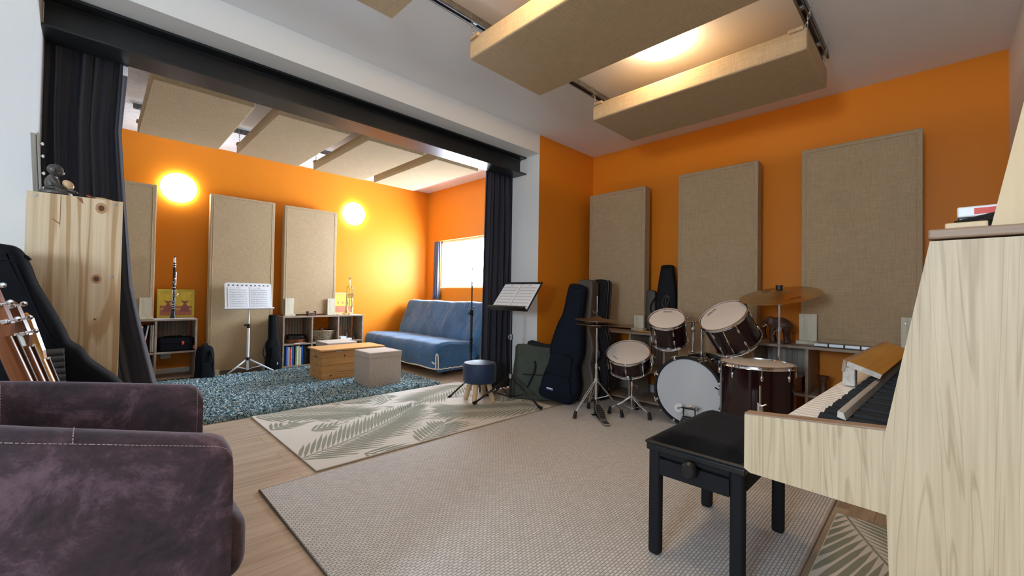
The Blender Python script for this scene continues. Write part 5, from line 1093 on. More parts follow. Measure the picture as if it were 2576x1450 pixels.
# drumsticks on the shelf
for i, (y0, y1) in enumerate(((1.97, 1.72), (1.95, 1.70))):
    k = MB((3.62, y0, 0.664)); x = 3.625+0.022*i; k.tube([(x, y0, 0.672), (x+0.015, y1, 0.672), (x+0.018, y1-0.05, 0.671)], [0.0072, 0.0072, 0.0035], 10); k.link('drumstick', 'honey', label='wooden drumstick on the shelf edge behind the small tom, %s' % ('nearer the room' if i == 0 else 'nearer the wall'), cat='drumstick', group='pair of drumsticks on the shelf')

# ================================================================ INSTRUMENT CASES IN THE CORNER
def hard_case(name, label, loc, a, lean, tilt, L_, mt, soft=False, w=0.2, th=0.13, seam=None, latch=True):
    t = thing(name, label, 'guitar case', loc, (T(0, 0, 0) @ RZ(a) @ RX(lean) @ RY(tilt)))
    P = gig_outline(L_, w, w*0.74, w*(0.86 if soft else 0.80), w*0.50, w*0.47, L_*0.17, L_*0.33, L_*0.44, L_*(0.74 if soft else 0.60))
    k = MB(); k.pillow(P, th, 0.04 if soft else 0.016, 4); k.link('case_body', mt, t)
    for y in (-th*0.22, th*0.22) if not soft else (-th*0.3,):
        k = MB(); k.tube([(x*1.004, y, 0.002+z*1.001) for x, z in P], 0.0028, 5, closed=True); k.link('stitched_edge', seam or 'matblack', t)
    if latch and not soft:
        for s_, z in ((1, L_*0.3), (1, L_*0.62), (1, L_*0.12)):
            wv = w*(0.74 if z < L_*0.4 and z > L_*.25 else (0.44 if z > L_*0.5 else 1.0)); k = MB(); k.box((wv+0.004, 0, z), (0.008, 0.035, 0.03), 0.002); k.link('latch', 'brass', t)
        k = MB(); k.tube(spline([(w*0.70, 0, L_*0.36), (w*0.95, 0, L_*0.38), (w*0.95, 0, L_*0.43), (w*0.72, 0, L_*0.46)], 4), 0.008, 8); k.link('handle', 'black', t)
    return t
t = hard_case('guitar_gig_bag', 'navy soft guitar case leaning in front of the other two cases', (3.05, 2.44, 0.024), radians(-72), -0.05, 0.15, 1.085, 'navy', True, 0.180, 0.15)
k = MB(); k.M = T(-0.02, -0.078, 0.01); k.pillow([(x*0.78, z*0.40) for x, z in gig_outline(1.06, 0.205, 0.17, 0.17, 0.15, 0.14, 0.18, 0.36, 0.47, 0.6)], 0.03, 0.01); k.link('front_pocket', 'navy', t)
k = MB(); k.box((-0.075, -0.0945, 0.105), (0.062, 0.002, 0.020), 0.0008); bl_ = k.link('brand_label', 'plastic', t)
k = MB(); k.box((-0.075, -0.0958, 0.100), (0.060, 0.001, 0.009)); k.link('label_stripe', 'bluetag', bl_, label='blue stripe on the label')
k = MB(); k.box((0.045, -0.095, 0.33), (0.11, 0.003, 0.006)); k.link('pocket_zip', 'matblack', t)
hard_case('guitar_case', 'brown-grey hard guitar case with stitched edges, middle of the leaning trio', (3.27, 2.385, 0.003), radians(-88), -0.045, 0.06, 1.145, 'taupe', False, 0.19, 0.125, 'brownwood')
t = hard_case('guitar_case', 'black hard guitar case with brass latches, rearmost of the leaning trio', (3.44, 2.335, 0.003), radians(-90), -0.03, 0.07, 1.155, 'matblack', False, 0.175, 0.105, 'steel')
k = MB(); k.box((0.0765, 0.0, 1.05), (0.004, 0.03, 0.035), 0.001); k.link('address_tag', 'cream', t)
t = ukulele_bag((3.885, 1.812, 0.664), (RZ(radians(-80)) @ RX(-0.06)), 'black ukulele bag with embroidered letter standing on the shelf between two panels', 0.645, 'matblack', 0.116, 0.60, 0.86)
k = MB(); k.M = T(0.0, -0.068, 0.22)
k.tube(spline([(0.035, 0, 0.10), (0.012, 0, 0.125), (-0.018, 0, 0.085), (-0.022, 0, 0.035), (0.0, 0, 0.012), (0.028, 0, 0.05), (0.038, 0, 0.105), (0.022, 0, 0.118), (0.006, 0, 0.08), (0.008, 0, 0.04)], 6), 0.0016, 6); k.tube(spline([(-0.045, 0, 0.0), (-0.03, 0, -0.012), (-0.005, 0, 0.01), (0.035, 0, 0.012)], 5), 0.0014, 6); k.link('embroidered_letter', 'steel', t)
k = MB((3.88, 1.93, 0.664)); k.M = T(3.90, 1.970, 0.664) @ RZ(radians(-80)); k.pillow(rounded_rect(0.09, 0.40, 0.03), 0.06, 0.015)
k.link('narrow_case', 'taupe', label='narrow brown case standing on the shelf behind the ukulele bag', cat='case')

# ================================================================ CARVED ELEPHANT and shelf items beyond the piano
t = thing('elephant_figure', 'carved dark wooden elephant standing on the shelf top', 'figurine', (3.70, 0.835, 0.664), RZ(pi/2))
k = MB()   # faces local +x (towards +y in the room), one continuous body
k.ell((-0.01, 0, 0.135), (0.078, 0.045, 0.052)); k.ell((0.055, 0, 0.162), (0.038, 0.030, 0.036)); k.ell((0.0, 0, 0.165), (0.06, 0.036, 0.03))
for (x, y) in ((0.035, 0.025), (0.038, -0.025), (-0.055, 0.026), (-0.058, -0.026)): k.tube([(x, y, 0.12), (x+0.004, y, 0.06), (x-0.002, y, 0.0)], [0.025, 0.017, 0.020], 14)
k.tube(spline([(0.078, 0, 0.165), (0.098, 0, 0.13), (0.100, 0, 0.08), (0.092, 0, 0.045), (0.080, 0, 0.03)], 5), [0.020-0.0006*i for i in range(21)], 12)
k.tube(spline([(-0.085, 0, 0.15), (-0.097, 0, 0.11), (-0.092, 0, 0.07)], 5), 0.005, 8); o = k.link('body', 'brownwood', t)
md = o.modifiers.new('merge', 'REMESH'); md.mode = 'VOXEL'; md.voxel_size = 0.0045; md.use_smooth_shade = True
for s_ in (-1, 1):
    k = MB(); k.ell((0.040, s_*0.034, 0.155), (0.026, 0.006, 0.034), rot=RZ(s_*0.25)); k.link('ear', 'brownwood', t)
    k = MB(); k.tube(spline([(0.078, s_*0.014, 0.135), (0.098, s_*0.018, 0.118), (0.112, s_*0.018, 0.125)], 4), [0.0045-0.0004*i for i in range(9)], 8); k.link('tusk', 'cream', t)
for i in range(4):
    k = MB((3.64, 0.45, 0.664)); y1 = 0.605-0.0875*i; k.b2((3.628, y1-0.083, 0.666), (3.672, y1, 0.690), 0.003)
    k.link('chime_block', 'steel', label='silver metal bar lying in a row on the shelf, %s' % ['next to the wooden block', 'second from the wooden block', 'third from the wooden block', 'closest to the piano'][i], cat='bar', group='silver bars in a row on the shelf')
k = MB((3.66, 0.80, 0.326)); k.b2((3.62, 0.67, 0.3265), (3.86, 0.90, 0.435), 0.004)
k.link('wooden_box', 'mahog', label='reddish wooden box in the shelf cell under the elephant', cat='box')
k = MB((3.70, 0.55, 0.326)); k.M = T(3.68, 0.555, 0.327); k.lathe([(0, 0), (0.03, 0), (0.024, 0.02), (0.022, 0.09), (0.034, 0.12), (0.036, 0.128), (0, 0.128)], 24); k.link('hand_drum', 'brownwood', label='small turned wooden drum on the shelf beyond the keyboard', cat='drum')
for i in range(3):
    k = MB((3.66, 0.86, 0.05)); k.b2((3.60, 0.86-0.035*i, 0.0485), (3.82, 0.885-0.035*i, 0.22+0.02*i), 0.002); k.link('binder', ['navy', 'matblack', 'green'][i], label='%s binder standing low in the shelf behind the floor tom' % ['navy', 'black', 'dark green'][i], cat='binder', group='binders low in the shelf')

# ================================================================ PIANO
PM = T(1.0, 0.29, 0) @ RZ(radians(-2.4))
t = thing('upright_piano', 'limed oak upright piano with its keyboard open, in the right foreground', 'piano', (1.0, 0.29, 0), RZ(radians(-2.4)))
PW = 1.36
side = [(-0.60, 0.0112), (-0.235, 0.0112), (-0.235, 0.52), (-0.229, 0.70), (-0.227, 0.752), (-0.285, 1.100), (-0.60, 1.100)]
def yz_prism(poly, x0, x1):
    k = MB(); n = len(poly); vs = [(x0, y, z) for y, z in poly]+[(x1, y, z) for y, z in poly]
    k.add(vs, [list(range(n)), [n+i for i in range(n)][::-1]]+[[i, n+i, n+(i+1) % n, (i+1) % n] for i in range(n)], smooth=False); return k
for x0 in (0.0, PW-0.03):
    k = yz_prism(side, x0, x0+0.03); k.link('side_panel', 'oak', t)
cheek = [(-0.012, 0.625), (-0.26, 0.622), (-0.26, 0.772), (0.0, 0.748), (0.0, 0.632)]
for x0 in (0.004, PW-0.034):
    k = yz_prism(cheek, x0, x0+0.028); k.link('key_cheek', 'oak', t)
    k = yz_prism([(-0.002, 0.7485), (-0.258, 0.7725), (-0.258, 0.7755), (-0.0, 0.7515)], x0-0.0005, x0+0.0285); k.link('cheek_cap', 'oakedge', t)
k = MB(); k.b2((-0.004, -0.605, 1.103), (PW+0.004, -0.283, 1.119), 0.003); k.link('lid', 'oakedge', t)
k = MB(); k.b2((0.03, -0.595, 0.10), (PW-0.03, -0.575, 1.098)); k.link('back_panel', 'matblack', t)
k = MB(); k.b2((0.03, -0.25, 0.05), (PW-0.03, -0.235, 0.62)); k.link('knee_panel', 'oak', t)
k = MB(); k.b2((0.032, -0.57, 0.640), (PW-0.032, -0.055, 0.700)); k.link('key_bed', 'matblack', t)
k = MB(); k.b2((0.032, -0.066, 0.640), (PW-0.034, -0.050, 0.735), 0.004); k.link('key_slip', 'oak', t)
k = yz_prism([(-0.235, 0.66), (-0.27, 0.66), (-0.33, 1.09), (-0.315, 1.09)], 0.031, PW-0.031); k.link('action_cover', 'matblack', t)
k = MB(); k.b2((0.03, -0.575, 0.04), (PW-0.03, -0.24, 0.10)); k.link('bottom_board', 'oakedge', t)
kw = (PW-0.036-0.034-0.004)/52; kx = 0.036
for i in range(52):
    k = MB(); k.b2((kx+i*kw+0.0006, -0.225, 0.738), (kx+(i+1)*kw-0.0006, -0.072, 0.7575), 0.0015, 2); k.link('white_key', 'ivory', t)
pat = [1, 1, 0, 1, 1, 1, 0]
for i in range(51):
    nkey = (i+5) % 7       # leftmost key is A
    if pat[nkey]:
        k = MB(); x = kx+(i+1)*kw; k.add([(x-0.0055, -0.225, 0.752), (x+0.0055, -0.225, 0.752), (x+0.0055, -0.118, 0.752), (x-0.0055, -0.118, 0.752), (x-0.0045, -0.225, 0.769), (x+0.0045, -0.225, 0.769), (x+0.0045, -0.124, 0.769), (x-0.0045, -0.124, 0.769)], [[0, 1, 2, 3], [4, 7, 6, 5], [0, 4, 5, 1], [1, 5, 6, 2], [2, 6, 7, 3], [3, 7, 4, 0]], smooth=False); k.link('black_key', 'ebony', t)
# name strip above the keys and the raised fallboard
k = yz_prism([(-0.156, 0.772), (-0.170, 0.768), (-0.166, 0.781), (-0.157, 0.784)], 0.033, PW-0.036); k.link('name_strip', 'white_wood', t)
k = yz_prism([(-0.094, 0.815), (-0.168, 0.790), (-0.172, 0.801), (-0.098, 0.828)], 0.50, PW-0.04); k.link('fallboard', 'honey', t)
k = yz_prism([(-0.0975, 0.8145), (-0.1675, 0.7895), (-0.1725, 0.8015), (-0.0995, 0.8285)], 0.494, 0.5); k.link('fallboard_end', 'white_wood', t, label='pale bare wood end of the fallboard')
k = yz_prism([(-0.086, 0.800), (-0.094, 0.798), (-0.098, 0.828), (-0.090, 0.832)], 0.494, PW-0.04); k.link('fallboard_rail', 'oakedge', t)
k = MB(); k.b2((0.495, -0.116, 0.760), (0.53, -0.088, 0.812), 0.003); k.link('fallboard_block', 'white_wood', t)

def on_piano(name, mt, build, label, cat, group=None):
    k = MB(tuple(PM @ Vector((0.1, -0.4, 1.119)))); k.M = PM.copy(); build(k); return k.link(name, mt, label=label, cat=cat, group=group)
on_piano('plywood_board', 'blondbox', lambda k: k.b2((0.012, -0.350, 1.1195), (0.40, -0.302, 1.1295), 0.002), 'thin plywood board lying on the front edge of the piano lid', 'board')
t = thing('tapered_wooden_box', 'tall tapered pale wooden box standing on the piano lid, cut by the photo edge', 'box', tuple(PM @ Vector((0.02, -0.353, 1.1195))), RZ(radians(-2.4)))
k = MB(); w0, d0, hh = 0.30, 0.235, 0.50; ix = 0.088
k.add([(0, 0, 0), (w0, 0, 0), (w0, -d0, 0), (0, -d0, 0), (0.02, -ix, hh), (w0-0.06, -ix, hh), (w0-0.06, -d0+0.03, hh), (0.02, -d0+0.03, hh)], [[0, 1, 5, 4], [1, 2, 6, 5], [2, 3, 7, 6], [3, 0, 4, 7], [0, 3, 2, 1], [4, 5, 6, 7]], smooth=False); k.link('box_body', 'blondbox', t)
k = MB(); k.b2((0.015, -d0+0.025, hh), (w0-0.055, -ix+0.005, hh+0.012), 0.003); k.link('box_top', 'blondbox', t)
t = thing('cassette_case', 'white and red flat cardboard case behind the black straps on the piano', 'box', tuple(PM @ Vector((0.345, -0.312, 1.1305))), RZ(radians(-2.4)))
k = MB(); k.b2((0, -0.20, 0), (0.03, 0, 0.052), 0.002); k.link('lower_tray', 'black', t)
k = MB(); k.b2((0, -0.20, 0.052), (0.032, 0.001, 0.075), 0.003); k.link('cover', 'plastic', t)
k = MB(); k.b2((-0.0008, -0.20, 0.057), (0.0, -0.024, 0.070)); k.link('red_band', 'red', t, label='red band along the cover')
k = MB(); k.b2((-0.001, -0.033, 0.022), (0.0, -0.004, 0.048)); k.link('side_label', 'paper', t)
t = thing('strap_bundle', 'black nylon straps piled on the plywood board on the piano', 'strap', tuple(PM @ Vector((0.20, -0.31, 1.130)))); rnd = random.Random(6)
k = MB(); k.M = RZ(radians(-2.4))
k.tube(spline([(0.0, 0.005, 0.008), (0.01, -0.03, 0.010), (0, -0.09, 0.015), (0.02, -0.2, 0.02)], 5), 0.009, 8); k.tube(spline([(0.03, -0.002, 0.020), (0.04, -0.04, 0.030), (0.03, -0.10, 0.042), (0.04, -0.2, 0.06)], 5), 0.011, 8); k.tube(spline([(0.05, -0.01, 0.010), (0.05, -0.06, 0.02), (0.05, -0.2, 0.03)], 5), 0.016, 8); k.tube(spline([(-0.01, -0.02, 0.008), (0.02, -0.05, 0.022), (0.06, -0.09, 0.032), (0.04, -0.2, 0.035)], 5), 0.011, 8)
k.link('strap', 'matblack', t)
k = MB(); k.M = RZ(radians(-2.4)); k.box((-0.006, -0.055, 0.028), (0.006, 0.010, 0.005), 0.001); k.link('buckle', 'steel', t)

# ---------------------------------------------------------------- piano bench
t = thing('piano_bench', 'black adjustable piano bench with padded seat and side knob', 'bench', (1.815, 0.612, 0.012))
W2, D2, LG = 0.283, 0.168, 0.022
for sx in (-1, 1):
    for sy in (-1, 1):
        cx, cy = sx*(W2-LG), sy*(D2-LG); k = MB(); k.b2((cx-LG, cy-LG, 0.0), (cx+LG, cy+LG, 0.425), 0.012, 4); k.link('leg', 'matblack', t)
for sy in (-1, 1):
    k = MB(); k.b2((-W2+2*LG, sy*(D2-0.010)-0.010, 0.335), (W2-2*LG, sy*(D2-0.010)+0.008, 0.415), 0.002); k.link('apron', 'matblack', t)
for sx in (-1, 1):
    k = MB(); k.b2((sx*(W2-0.010)-0.010, -D2+2*LG, 0.312), (sx*(W2-0.010)+0.008, D2-2*LG, 0.372), 0.002); k.link('apron', 'matblack', t)
    k = MB(); k.b2((sx*(W2-0.012)-0.009, -D2+2*LG, 0.382), (sx*(W2-0.012)+0.009, D2-2*LG, 0.425), 0.002); k.link('upper_rail', 'matblack', t)
    k = MB(); k.b2((sx*(W2-0.034)-0.006, -D2+2*LG, 0.335), (sx*(W2-0.034)+0.006, D2-2*LG, 0.42), 0.001); k.link('inner_board', 'matblack', t)
k = MB(); k.b2((-W2-0.006, -D2-0.006, 0.398), (W2+0.006, D2+0.006, 0.422), 0.005, 3); k.b2((-W2-0.010, -D2-0.010, 0.422), (W2+0.010, D2+0.010, 0.434), 0.005, 3); k.link('seat_frame', 'black', t)
k = MB(); k.grid(lambda u, v: ((u-0.5)*2*(W2-0.004)*(1-0.02*max(0, 0)), (v-0.5)*2*(D2-0.004), 0.432+0.036*(min(1, min(u, 1-u)*9)*min(1, min(v, 1-v)*6))**0.45), 40, 30)
k.link('cushion', 'velvet', t)
k = MB(); k.cyl((-W2-0.030, 0.0, 0.375), (-W2+0.01, 0.0, 0.375), 0.010, seg=16)
k.M = T(-W2-0.012, 0.0, 0.375) @ RY(-pi/2); k.lathe([(0, 0.032), (0.020, 0.031), (0.027, 0.024), (0.029, 0.012), (0.025, 0.003), (0.012, 0), (0, 0)], 28); k.link('height_knob', 'black', t)

# ================================================================ LEFT SIDE: cabinet and things on it
t = thing('pine_cabinet', 'tall knotty pine cabinet side against the left curtain', 'cabinet', (-0.068, 2.75, 0))
zt = 1.392
k = MB(); k.b2((-0.144, -0.15, 0), (0.144, -0.132, zt), 0.0015); k.link('side_board', 'pine', t)
k = MB(); k.b2((-0.144, 0.132, 0), (0.144, 0.15, zt), 0.0015); k.link('side_board', 'pine', t)
for z in (0.06, 0.48, 0.92, zt-0.02):
    k = MB(); k.b2((-0.143, -0.132, z-0.009), (0.143, 0.132, z+0.009)); k.link('shelf_board', 'pine', t)
k = MB(); k.b2((-0.146, -0.131, 0.02), (-0.140, 0.131, zt-0.03)); k.link('back_board', 'pine', t)
for (x, z, rx, rz_) in ((0.074, 1.352, 0.010, 0.013), (0.065, 1.038, 0.009, 0.011), (0.064, 0.86, 0.003, 0.003)):
    for s_, mt in ((1.9, 'knotring'), (1.0, 'knot')):
        if mt == 'knotring':
            if 'knotring' not in M: M['knotring'] = mat('knot_ring', (0.50, 0.27, 0.12), 0.5)
        k = MB(); y = -0.1505-(0.0003 if s_ == 1 else 0); k.add([(x+rx*s_*cos(a), y, z+rz_*s_*sin(a)) for a in [2*pi*j/16 for j in range(16)]], [list(range(16))], smooth=False); k.link('wood_knot', mt, t)
k = MB(); y = -0.1506; k.add([(-0.0495, y, 1.388), (-0.0475, y, 1.388), (-0.0485, y, 1.27), (-0.0505, y, 1.25)], [[0, 1, 2, 3]], smooth=False); k.add([(-0.051, y, 1.266), (-0.050, y, 1.270), (-0.070, y, 1.287), (-0.074, y, 1.286)], [[0, 1, 2, 3]], smooth=False); k.add([(-0.004, y, 1.388), (0.014, y, 1.388), (0.018, y, 1.362), (0.008, y, 1.372)], [[0, 1, 2, 3]], smooth=False); k.link('grain_crack', 'crack', t)
for (x, z) in ((-0.120, 1.376), (0.116, 1.376), (0.112, 1.050)):
    k = MB(); k.tube([(x, -0.150, z), (x, -0.1525, z)], 0.0062, 14); k.link('screw', 'steel', t)

# little seated monk figure holding a wooden egg
def ms(): m = MB((-0.135, 2.665, 1.393)); return m
t = thing('monk_figurine', 'pewter figurine of a seated bald child monk on a round base', 'figurine', (-0.135, 2.665, 1.393))
k = MB(); k.lathe([(0, 0), (0.044, 0), (0.050, 0.005), (0.051, 0.013), (0.046, 0.020), (0.030, 0.024), (0, 0.025)], 32); k.link('round_base', 'pewter', t)
k = MB()
k.ell((-0.012, 0, 0.052), (0.023, 0.027, 0.034)); k.ell((-0.006, 0, 0.030), (0.030, 0.034, 0.013)); k.ell((-0.010, 0, 0.078), (0.016, 0.021, 0.012))
for s_ in (-1, 1):
    k.tube(spline([(-0.012, s_*0.022, 0.074), (-0.004, s_*0.033, 0.054), (0.014, s_*0.027, 0.038), (0.040, s_*0.015, 0.028)], 4), [0.0095]*8+[0.0085, 0.0078, 0.007, 0.006, 0.0055], 10)
    k.tube(spline([(-0.005, s_*0.014, 0.024), (0.020, s_*0.034, 0.018), (0.040, s_*0.018, 0.014)], 4), 0.009, 10)
    k.ell((0.044, s_*0.013, 0.026), (0.009, 0.006, 0.004))
    for j in range(4): k.tube([(0.050, s_*(0.007+0.0032*j), 0.026), (0.058-0.001*j, s_*(0.006+0.0032*j), 0.025)], 0.0016, 6)
k.tube([(-0.010, 0, 0.082), (-0.006, 0, 0.095)], [0.010, 0.009], 12)
o = k.link('body', 'pewter', t); md = o.modifiers.new('merge', 'REMESH'); md.mode = 'VOXEL'; md.voxel_size = 0.0016; md.use_smooth_shade = True
k = MB(); k.ell((-0.004, 0, 0.112), (0.0255, 0.0225, 0.024)); k.ell((0.008, 0, 0.101), (0.0165, 0.0165, 0.014)); k.ell((0.0222, 0, 0.103), (0.004, 0.0035, 0.004))
for s_ in (-1, 1):
    k.ell((-0.006, s_*0.0225, 0.106), (0.0045, 0.0028, 0.0085)); k.ell((0.0165, s_*0.009, 0.1085), (0.0045, 0.005, 0.0022)); k.ell((0.0175, s_*0.009, 0.1135), (0.0035, 0.006, 0.0014))
k.ell((0.0215, 0, 0.0955), (0.003, 0.006, 0.0015)); o = k.link('head', 'pewter', t); md = o.modifiers.new('merge', 'REMESH'); md.mode = 'VOXEL'; md.voxel_size = 0.0011; md.use_smooth_shade = True
k = MB((-0.095, 2.665, 1.415)); k.ell((-0.0985, 2.650, 1.4440), (0.0165, 0.017, 0.0225), rot=RY(-0.62)); k.link('wooden_egg', 'eggwood', label='light wooden egg held in the lap of the monk figurine', cat='egg')
k = MB((-0.088, 2.655, 1.42)); k.ell((-0.0865, 2.652, 1.4185), (0.020, 0.017, 0.0075), rot=RY(0.3)); k.link('small_bowl', 'pewter', label='small dark metal bowl under the wooden egg', cat='bowl')
t = thing('string_instrument_neck', 'weathered wooden instrument neck with pale pegs leaning at the white wall', 'instrument', (-0.195, 2.72, 1.393))
k = MB(); k.M = RY(-0.05); k.b2((-0.008, -0.012, 0), (0.008, 0.012, 0.265), 0.003); k.link('neck', 'greywood', t)
k = MB(); k.M = RY(-0.05); k.b2((0.009, -0.009, 0), (0.0165, 0.009, 0.27), 0.002); k.link('string_rail', 'greywood', t)
for z in (0.035, 0.098, 0.172, 0.225):
    k = MB(); k.M = RY(-0.05); k.tube([(0.016, 0, z), (0.022, 0, z)], 0.003, 8); k.ell((0.025, 0, z), (0.0045, 0.006, 0.0075)); k.link('tuning_peg', 'cream', t)
t = thing('carved_leaf_trinket', 'small carved wooden trinket lying on the pine cabinet corner', 'trinket', (0.0, 2.66, 1.393), RZ(0.1))
k = MB(); k.ell((-0.026, 0, 0.008), (0.020, 0.014, 0.009), rot=RY(0.5)); k.link('disc', 'mahog', t)
k = MB(); k.tube(spline([(-0.015, 0, 0.008), (0.008, -0.004, 0.009), (0.028, 0, 0.006), (0.042, 0.003, 0.004)], 4), [0.006]*9+[0.007, 0.007, 0.006, 0.005], 10); k.link('stem', 'eggwood', t)

# big black gig bag in front of the cabinet
GY = 2.43
t = thing('guitar_gig_bag', 'large black padded gig bag leaning before the pine cabinet', 'gig bag', (-0.2, GY, 0.0))
P = [(-0.42, 1.08), (-0.30, 1.148), (-0.231, 1.151), (-0.205, 1.135), (-0.183, 1.082), (-0.162, 1.01), (-0.12, 0.913), (-0.086, 0.830), (-0.070, 0.785), (-0.036, 0.752), (-0.010, 0.705), (0.034, 0.658), (0.075, 0.612), (0.135, 0.50), (0.150, 0.30), (0.12, 0.10), (0.02, 0.005), (-0.25, 0.0), (-0.44, 0.08), (-0.50, 0.30), (-0.50, 0.60), (-0.48, 0.90)]
P2 = smooth_poly([(x+0.2, z) for x, z in P], 4)
k = MB(); k.pillow(P2, 0.165, 0.035, 4); k.link('bag_body', 'nylon', t)
k = MB(); k.tube(spline([(-0.08, -0.086, 1.085), (-0.022, -0.086, 1.09), (0.003, -0.086, 1.03), (0.045, -0.086, 0.90), (0.085, -0.086, 0.80), (0.108, -0.086, 0.765), (0.118, -0.086, 0.735), (0.108, -0.086, 0.705), (0.07, -0.086, 0.69)], 6), 0.0022, 6); k.link('piping', 'navy', t)
k = MB(); k.tube([(0.035, -0.0865, 0.728), (0.100, -0.0865, 0.762)], 0.0020, 6); k.link('reflective_strip', 'steel', t)
k = MB(); k.tube(spline([(0.118, -0.07, 0.76), (0.145, -0.05, 0.71), (0.20, -0.06, 0.655), (0.25, -0.07, 0.60)], 5), 0.004, 6); k.link('zip', 'matblack', t)
k = MB(); k.tube(spline([(-0.005, -0.03, 1.118), (0.010, -0.045, 1.112), (0.020, -0.04, 1.10)], 4), 0.005, 6); k.link('zip_pull', 'matblack', t)
# ribbed rubber bellows-like pad lying before it
t = thing('ribbed_pad', 'dark grey ribbed rubber pad beside the guitar necks', 'pad', (-0.118, 2.318, 0.0))
k = MB()
k.b2((-0.05, -0.01, 0.0), (0.045, 0.015, 0.605), 0.006)
k.link('post', 'matblack', t)
for i in range(7):
    k = MB(); z = 0.615+i*0.0235; k.tube([(-0.045, -0.002, z), (0.044-0.0015*i, -0.002, z)], 0.0125, 12); k.link('rib', 'grip', t)

# three guitars leaning in a row
def guitar(label, loc, tilt, mt, bodymt, L_=1.0, six=True, head=(0.036, 0.165), yaw=0.0, pegmt='silver', plate=False):
    t = thing('guitar', label, 'guitar', loc, (RY(tilt) @ RZ(yaw)), 'guitars leaning in a row behind the armchair')
    zn = L_-head[1]
    k = MB(); k.pillow(smooth_poly([(0, 0), (0.12, 0.01), (0.17, 0.10), (0.165, 0.18), (0.115, 0.26), (0.13, 0.35), (0.09, 0.42), (0, 0.43), (-0.09, 0.42), (-0.13, 0.35), (-0.115, 0.26), (-0.165, 0.18), (-0.17, 0.10), (-0.12, 0.01)], 4), 0.055, 0.010); k.link('body', bodymt, t)
    k = MB(); k.tube([(0, 0, 0.40), (0, 0, 0.50), (0, 0, zn)], [0.0285, 0.0255, 0.0215], 20); k.link('neck', mt, t)
    k = MB(); k.b2((-0.0225, -0.026, 0.38), (0.0225, -0.018, zn), 0.002); k.link('fretboard', 'brownwood', t)
    k = MB(); h = head[1]; w = head[0]
    P_ = [(-0.021, zn-0.004), (0.021, zn-0.004), (w, zn+0.035), (w, zn+h*0.88), (w*0.6, zn+h), (-w*0.6, zn+h), (-w, zn+h*0.88), (-w, zn+0.035)] if six else [(-0.021, zn), (0.021, zn), (0.030, zn+0.012), (0.036, zn+0.036), (0.012, zn+h), (-0.018, zn+h*1.04), (-0.030, zn+h*0.9), (-0.026, zn+0.03)]
    k.M = T(0, -0.006, 0); k.prism(P_, -0.008, 0.008); hs = k.link('headstock', mt, t)
    k = MB(); k.b2((-0.022, -0.028, zn-0.006), (0.022, -0.012, zn+0.001), 0.001); k.link('nut', 'cream', t)
    if plate:
        k = MB(); k.M = T(0, 0.0045, 0); k.prism([(-0.018, zn+0.004), (0.018, zn+0.004), (0.026, zn+0.034), (0.0, zn+0.055), (-0.02, zn+0.034)], -0.002, 0.0); k.link('truss_plate', 'cream', hs)
    for j in range(3 if six else 6):
        z = zn+0.045+j*(h-0.065)/(2 if six else 5)
        for s_ in ((-1, 1) if six else (1,)):
            e = w if six else 0.034-0.022*(j/5)
            k = MB(); k.cyl((s_*(e-0.008), 0.006, z), (s_*(e+0.014), 0.006, z), 0.0032, seg=8); k.box((s_*(e-0.010), 0.006, z), (0.018, 0.012, 0.014), 0.003); k.ell((s_*(e+0.021), 0.006, z), (0.0105, 0.0045, 0.0085), 14, 8); k.cyl((s_*(e-0.014), -0.024, z), (s_*(e-0.014), -0.012, z), 0.0036, seg=8); k.link('tuning_peg', pegmt, hs)
    return t
guitar('mahogany acoustic guitar in front, its thick neck slanting down to the armchair', (0.050, 2.06, 0.004), -0.30, 'mahog', 'mahog', 1.05, True, (0.036, 0.175), pi-0.45)
guitar('brown guitar with cream headstock plate, middle one of the leaning guitars', (0.060, 2.15, 0.004), -0.29, 'mahog', 'mahog', 0.985, True, (0.034, 0.16), pi-0.45, plate=True)
guitar('guitar with amber headstock, rearmost of the leaning guitars', (0.070, 2.235, 0.004), -0.285, 'amber', 'brownwood', 0.93, False, (0.034, 0.165), pi-0.45)

# ================================================================ ARMCHAIR
t = thing('tub_armchair', 'mottled purple-brown suede tub armchair in the left foreground', 'armchair', (-0.10, 1.535, 0.0))
OX, OY = 0.10, -1.535     # world -> local
YN, YFAR, XF, XBK = 1.195, 1.885, 0.235, -0.42
def upath(s):     # 0..1 from near front, round the back, to the far front
    pts = [(XF, YN), (0.05, YN-0.002), (-0.15, YN+0.004), (-0.30, YN+0.05), (-0.40, YN+0.18), (-0.43, (YN+YFAR)/2), (-0.40, YFAR-0.18), (-0.30, YFAR-0.05), (-0.15, YFAR-0.004), (0.05, YFAR+0.002), (XF+0.045, YFAR)]
    q = UP; f = s*(len(q)-1); i = min(int(f), len(q)-2); return q[i].lerp(q[i+1], f-i)
UP = spline([(x, y, 0) for x, y in [(XF, YN), (0.05, YN-0.002), (-0.15, YN+0.004), (-0.30, YN+0.05), (-0.40, YN+0.18), (-0.43, (YN+YFAR)/2), (-0.40, YFAR-0.18), (-0.30, YFAR-0.05), (-0.15, YFAR-0.004), (0.05, YFAR+0.002), (XF+0.045, YFAR)]], 8)
n = len(UP)
def top_z(x, far): return (0.652+(0.235-x)*0.265 if x > -0.2 else 0.767+(-0.2-x)*0.12) if not far else (0.652+(0.28-x)*0.165 if x > -0.2 else 0.731+(-0.2-x)*0.27)
k = MB(); TH = 0.050; ringn = 22; rows = []
